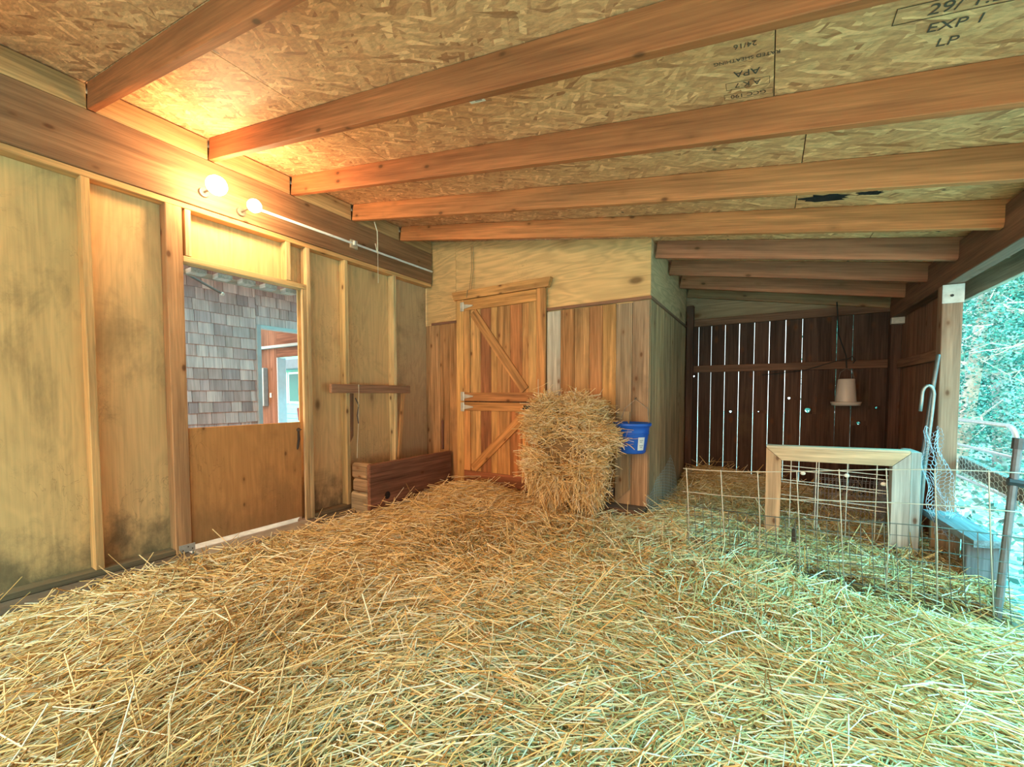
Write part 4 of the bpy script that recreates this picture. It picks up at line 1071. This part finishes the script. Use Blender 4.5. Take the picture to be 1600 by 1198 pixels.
tag(m.build('light_switch', M_PLASTIC), 'cream light switch plate beside the electric panel', 'light switch')
m = MB(); m.tube([(-1.0, 1.58, 2.20), (-1.0, 1.90, 2.065)], 0.011, (0.16, 0.14, 0.14), 8); m.ball((-1.0, 1.91, 2.06), 0.018, (0.5, 0.47, 0.44), 10, 8)
m.tube([(-1.98, 1.45, 2.26), (-1.0, 1.58, 2.20)], 0.011, (0.16, 0.14, 0.14), 8)
tag(m.build('pipe_arm', M_IRON), 'dark pipe arm sticking out from the shingled wall under the header', 'pipe')
# green house far behind
t = empty('green_house', (-8.3, 6.6, -0.13), 'pale green cottage seen through the far doorway', 'house')
GREEN = (0.26, 0.62, 0.50)
m = MB(); m.box(-11.5, -6.2, 6.60, 6.75, -0.13, 2.6, GREEN, 'x', 0.003)
for k in range(6): m.box(-11.5, -6.2, 6.575, 6.60, -0.10 + k * 0.135, 0.025 + k * 0.135, jit((0.24, 0.55, 0.47), .05), 'x', 0.004)
m.build('siding', M_PAINTW, t)
m = MB(); m.box(-11.6, -6.1, 6.2, 6.6, 1.80, 2.05, (0.16, 0.17, 0.20), 'x', 0.01); m.build('eave', M_PAINTW, t)
for xa, xb in ((-8.42, -8.18), (-8.12, -7.55)):
    m = MB(); m.box(xa, xb, 6.555, 6.60, 0.86, 1.74, (0.75, 0.92, 0.82), 'z', 0.004); wdw = m.build('window', M_PAINTW, t)
    m = MB(); m.box(xa + 0.05, xb - 0.05, 6.545, 6.556, 0.92, 1.68, (0.04, 0.16, 0.13), 'z', 0.002); m.build('pane', M_GLASS, wdw)
m = MB(); m.prism([(-4.02, 0.62), (-3.70, 0.62), (-3.74, 0.86), (-4.06, 0.86)], 1, 4.40, 4.62, (0.62, 0.10, 0.09), 'x')
t = empty('wheelbarrow', (-3.85, 4.5, -0.13), 'red tub on thin legs beyond the far doorway', 'wheelbarrow'); m.build('tub', M_PAINTW, t)
for xx in (-3.98, -3.75): m = MB(); m.tube([(xx, 4.5, 0.62), (xx - 0.03, 4.45, -0.13)], 0.014, (0.1, 0.1, 0.1), 8); m.build('leg', M_IRON, t)
m = MB(); m.tube([(-2.24 + 0.12 * math.cos(a), 3.44, 1.155 + 0.19 * math.sin(a)) for a in np.linspace(0, 2 * math.pi, 24)], 0.009, (0.05, 0.06, 0.06), 8)
m.tube([(-2.24, 3.44, 1.345), (-2.24, 3.43, 1.66), (-2.24, 3.425, 1.70)], 0.004, (0.05, 0.06, 0.06), 6)
tag(m.build('hanging_hoop', M_IRON), 'black hoop hanging in the far doorway above the red tub', 'hoop')

# ================================================================== OUTSIDE BEYOND THE OPEN SIDE
def gate():
    t = empty('tube_gate', (6.2, 6.8, -0.13), 'galvanized tube gate standing beyond the open side', 'gate')
    # plane through (5.6,7.4) and (5.6,6.0)
    def tube(z, ya=6.02, yb=9.2): m = MB(); m.tube([(5.6, yb, z), (5.6, ya, z)], 0.022, (0.36, 0.42, 0.42), 10); return m
    m = MB(); pts = [(5.6, 9.3, 0.78), (5.6, 6.25, 0.78)]
    for a in np.linspace(0, math.pi / 2, 6): pts.append((5.6, 6.25 - 0.18 * math.sin(a), 0.60 + 0.18 * math.cos(a)))
    pts.append((5.6, 6.07, -0.1)); m.tube(pts, 0.024, (0.36, 0.42, 0.42), 10); m.build('outer_tube', M_METAL, t, smooth=True)
    for z in (0.46, 0.24, 0.05):
        m = MB(); m.tube([(5.6, 9.3, z), (5.6, 6.08, z)], 0.02, (0.36, 0.42, 0.42), 10); m.build('rail', M_METAL, t, smooth=True)
    for yv in (7.7, 9.28): m = MB(); m.tube([(5.6, yv, 0.77), (5.6, yv, -0.12)], 0.02, (0.36, 0.42, 0.42), 10); m.build('upright', M_METAL, t, smooth=True)
gate()
def leaves_np(P, size, cols):
    N = len(P); a = rng.uniform(0, 2 * math.pi, N); el = rng.uniform(-0.9, 0.9, N)
    d = np.stack([np.cos(a) * np.cos(el), np.sin(a) * np.cos(el), np.sin(el)], 1)
    r = rng.normal(0, 1, (N, 3)); s = np.cross(d, r); s /= np.linalg.norm(s, axis=1)[:, None]
    n = np.cross(d, s); L = size[:, None]
    A, B = P - d * L * .5, P + d * L * .5; Mv = P + n * L * 0.08
    V = np.stack([A, Mv + s * L * .28, B, Mv - s * L * .28], 1).reshape(-1, 3)
    F = (np.arange(N) * 4)[:, None] + np.array([0, 1, 2, 3]); return V, F, np.repeat(cols, 4, 0)
def tree(x, y, h, lean, r, nl, label, bark=(0.30, 0.34, 0.30), low=0.5, spread=1.3, leafc=(0.10, 0.42, 0.37), name='tree', cat='tree', group='trees beyond the open side'):
    t = empty(name, (x, y, -0.13), label, cat, group)
    m = MB(); top_ = Vector((x + lean[0], y + lean[1], h)); pts = []
    for k in range(9):
        f = k / 8; pts.append((x + lean[0] * f + 0.05 * math.sin(5 * f + x), y + lean[1] * f + 0.05 * math.cos(4 * f + y), -0.2 + (h + 0.2) * f))
    m.tube(pts, [r * (1 - 0.8 * k / 8) for k in range(9)], bark, 9)
    tips = []
    for b in range(38):
        f = random.uniform(low / h, 0.98); i = min(int(f * 8), 7); p = Vector(pts[i]).lerp(Vector(pts[i + 1]), f * 8 - i)
        a = random.uniform(0, 2 * math.pi); L = random.uniform(0.4, 1.0) * spread
        d = Vector((math.cos(a), math.sin(a), random.uniform(-0.1, 0.7))); q = p + d * L * 0.5 + Vector((0, 0, random.uniform(-.1, .1))); e = p + d * L + Vector((0, 0, random.uniform(-.25, .15)))
        m.tube([tuple(p), tuple(q), tuple(e)], [r * .28, r * .17, r * .07], (0.75, 0.82, 0.80), 5)
        tips += [q, e, p.lerp(q, .5)]
        for s_ in range(3):
            e2 = q + Vector((random.uniform(-.4, .4), random.uniform(-.4, .4), random.uniform(-.3, .3))); m.tube([tuple(q), tuple(e2)], [r * .12, r * .04], (0.78, 0.85, 0.82), 4); tips.append(e2)
    m.build('trunk', M_BARK, t)
    T = np.array([tuple(q) for q in tips]); P = T[rng.integers(0, len(T), nl)] + rng.normal(0, 0.17, (nl, 3))
    P[:, 2] = np.maximum(P[:, 2], -0.05)
    cols = np.array(leafc) * rng.lognormal(-0.1, 0.6, (nl, 1)); cols[:, 0] *= rng.uniform(0.8, 1.5, nl); cols = np.clip(cols, 0, .9)
    V, F, c = leaves_np(P, rng.uniform(0.028, 0.065, nl), cols)
    finish_mesh('foliage', V, F, c, V, M_LEAF, t, None, False, False)
spots = [(6.0, 9.0, 6.5, (0.5, 0.2), .11, 'slim leaning trunk just behind the tube gate'),
         (6.9, 10.2, 7.5, (-0.3, 0.3), .15, 'thicker upright trunk beyond the tube gate'),
         (6.7, 8.9, 3.2, (0.3, -0.2), .05, 'thin sapling rising behind the gate rails'),
         (7.6, 11.5, 8.0, (0.8, 0.5), .16, 'tall tree behind the thicker trunk'),
         (6.4, 12.6, 8.5, (0.2, 0), .15, 'tree deep in the glade behind the leaning trunk'),
         (8.6, 13.0, 8.5, (-.4, 0), .17, 'far tree at the edge of the glade'),
         (7.4, 8.2, 6.0, (0.2, 0.4), .12, 'tree standing in the open ground past the gate'),
         (9.4, 9.4, 8.0, (0.2, 0.4), .15, 'tree farther out past the eave')]
for k, (x, y, h, ln, r, lb) in enumerate(spots): tree(x, y, h, ln, r, 11000, lb, bark=random.choice([(0.50, 0.56, 0.54), (0.58, 0.62, 0.60)]))
for k, (x, y, lb) in enumerate(((7.2, 6.0, 'bush at the near end of the tube gate'), (6.6, 7.4, 'bush just beyond the tube gate'), (5.9, 10.2, 'bush under the leaning trunk'), (8.2, 9.8, 'bush under the far trees'), (6.6, 5.0, 'low leafy bush outside the boarded side wall'))):
    tree(x, y, 0.9 if k != 4 else .5, (0.1, 0.1), .025, 2600 if k != 4 else 1400, lb, (0.5, 0.55, 0.5), 0.0, 0.7 if k != 4 else .45, (0.16, 0.46, 0.42), 'bush', 'bush', 'bushes beyond the open side')
n = 42000
px = rng.uniform(4.5, 14, n); py = 15.5 + 0.35 * (px - 8) ** 2 * 0.2 + rng.normal(0, 0.5, n); pz = 6.5 * rng.uniform(0, 1, n) ** 0.9
V, F, c = leaves_np(np.stack([px, py, pz], 1), rng.uniform(0.10, 0.26, n), np.clip(np.array([0.06, 0.34, 0.30]) * rng.uniform(0.3, 1.6, (n, 1)), 0, .9))
o = finish_mesh('undergrowth', V, F, c, V, M_LEAF, None, (8, 15.5, 0), False, False); tag(o, 'dense leafy thicket closing the view behind the trees', 'undergrowth', kind='stuff')
n = 9000
px = rng.uniform(4.65, 9, n); py = rng.uniform(1.2, 11, n)
V, F, c = leaves_np(np.stack([px, py, -0.11 + rng.exponential(0.03, n)], 1), rng.uniform(0.04, 0.11, n), np.clip(np.array([0.22, 0.42, 0.37]) * rng.uniform(0.3, 1.8, (n, 1)), 0, .9))
o = finish_mesh('ground_leaves', V, F, c, V, M_LEAF, None, (6.5, 6, -0.13), False, False); tag(o, 'litter of pale leaves on the ground past the open side', 'leaf litter', kind='stuff')
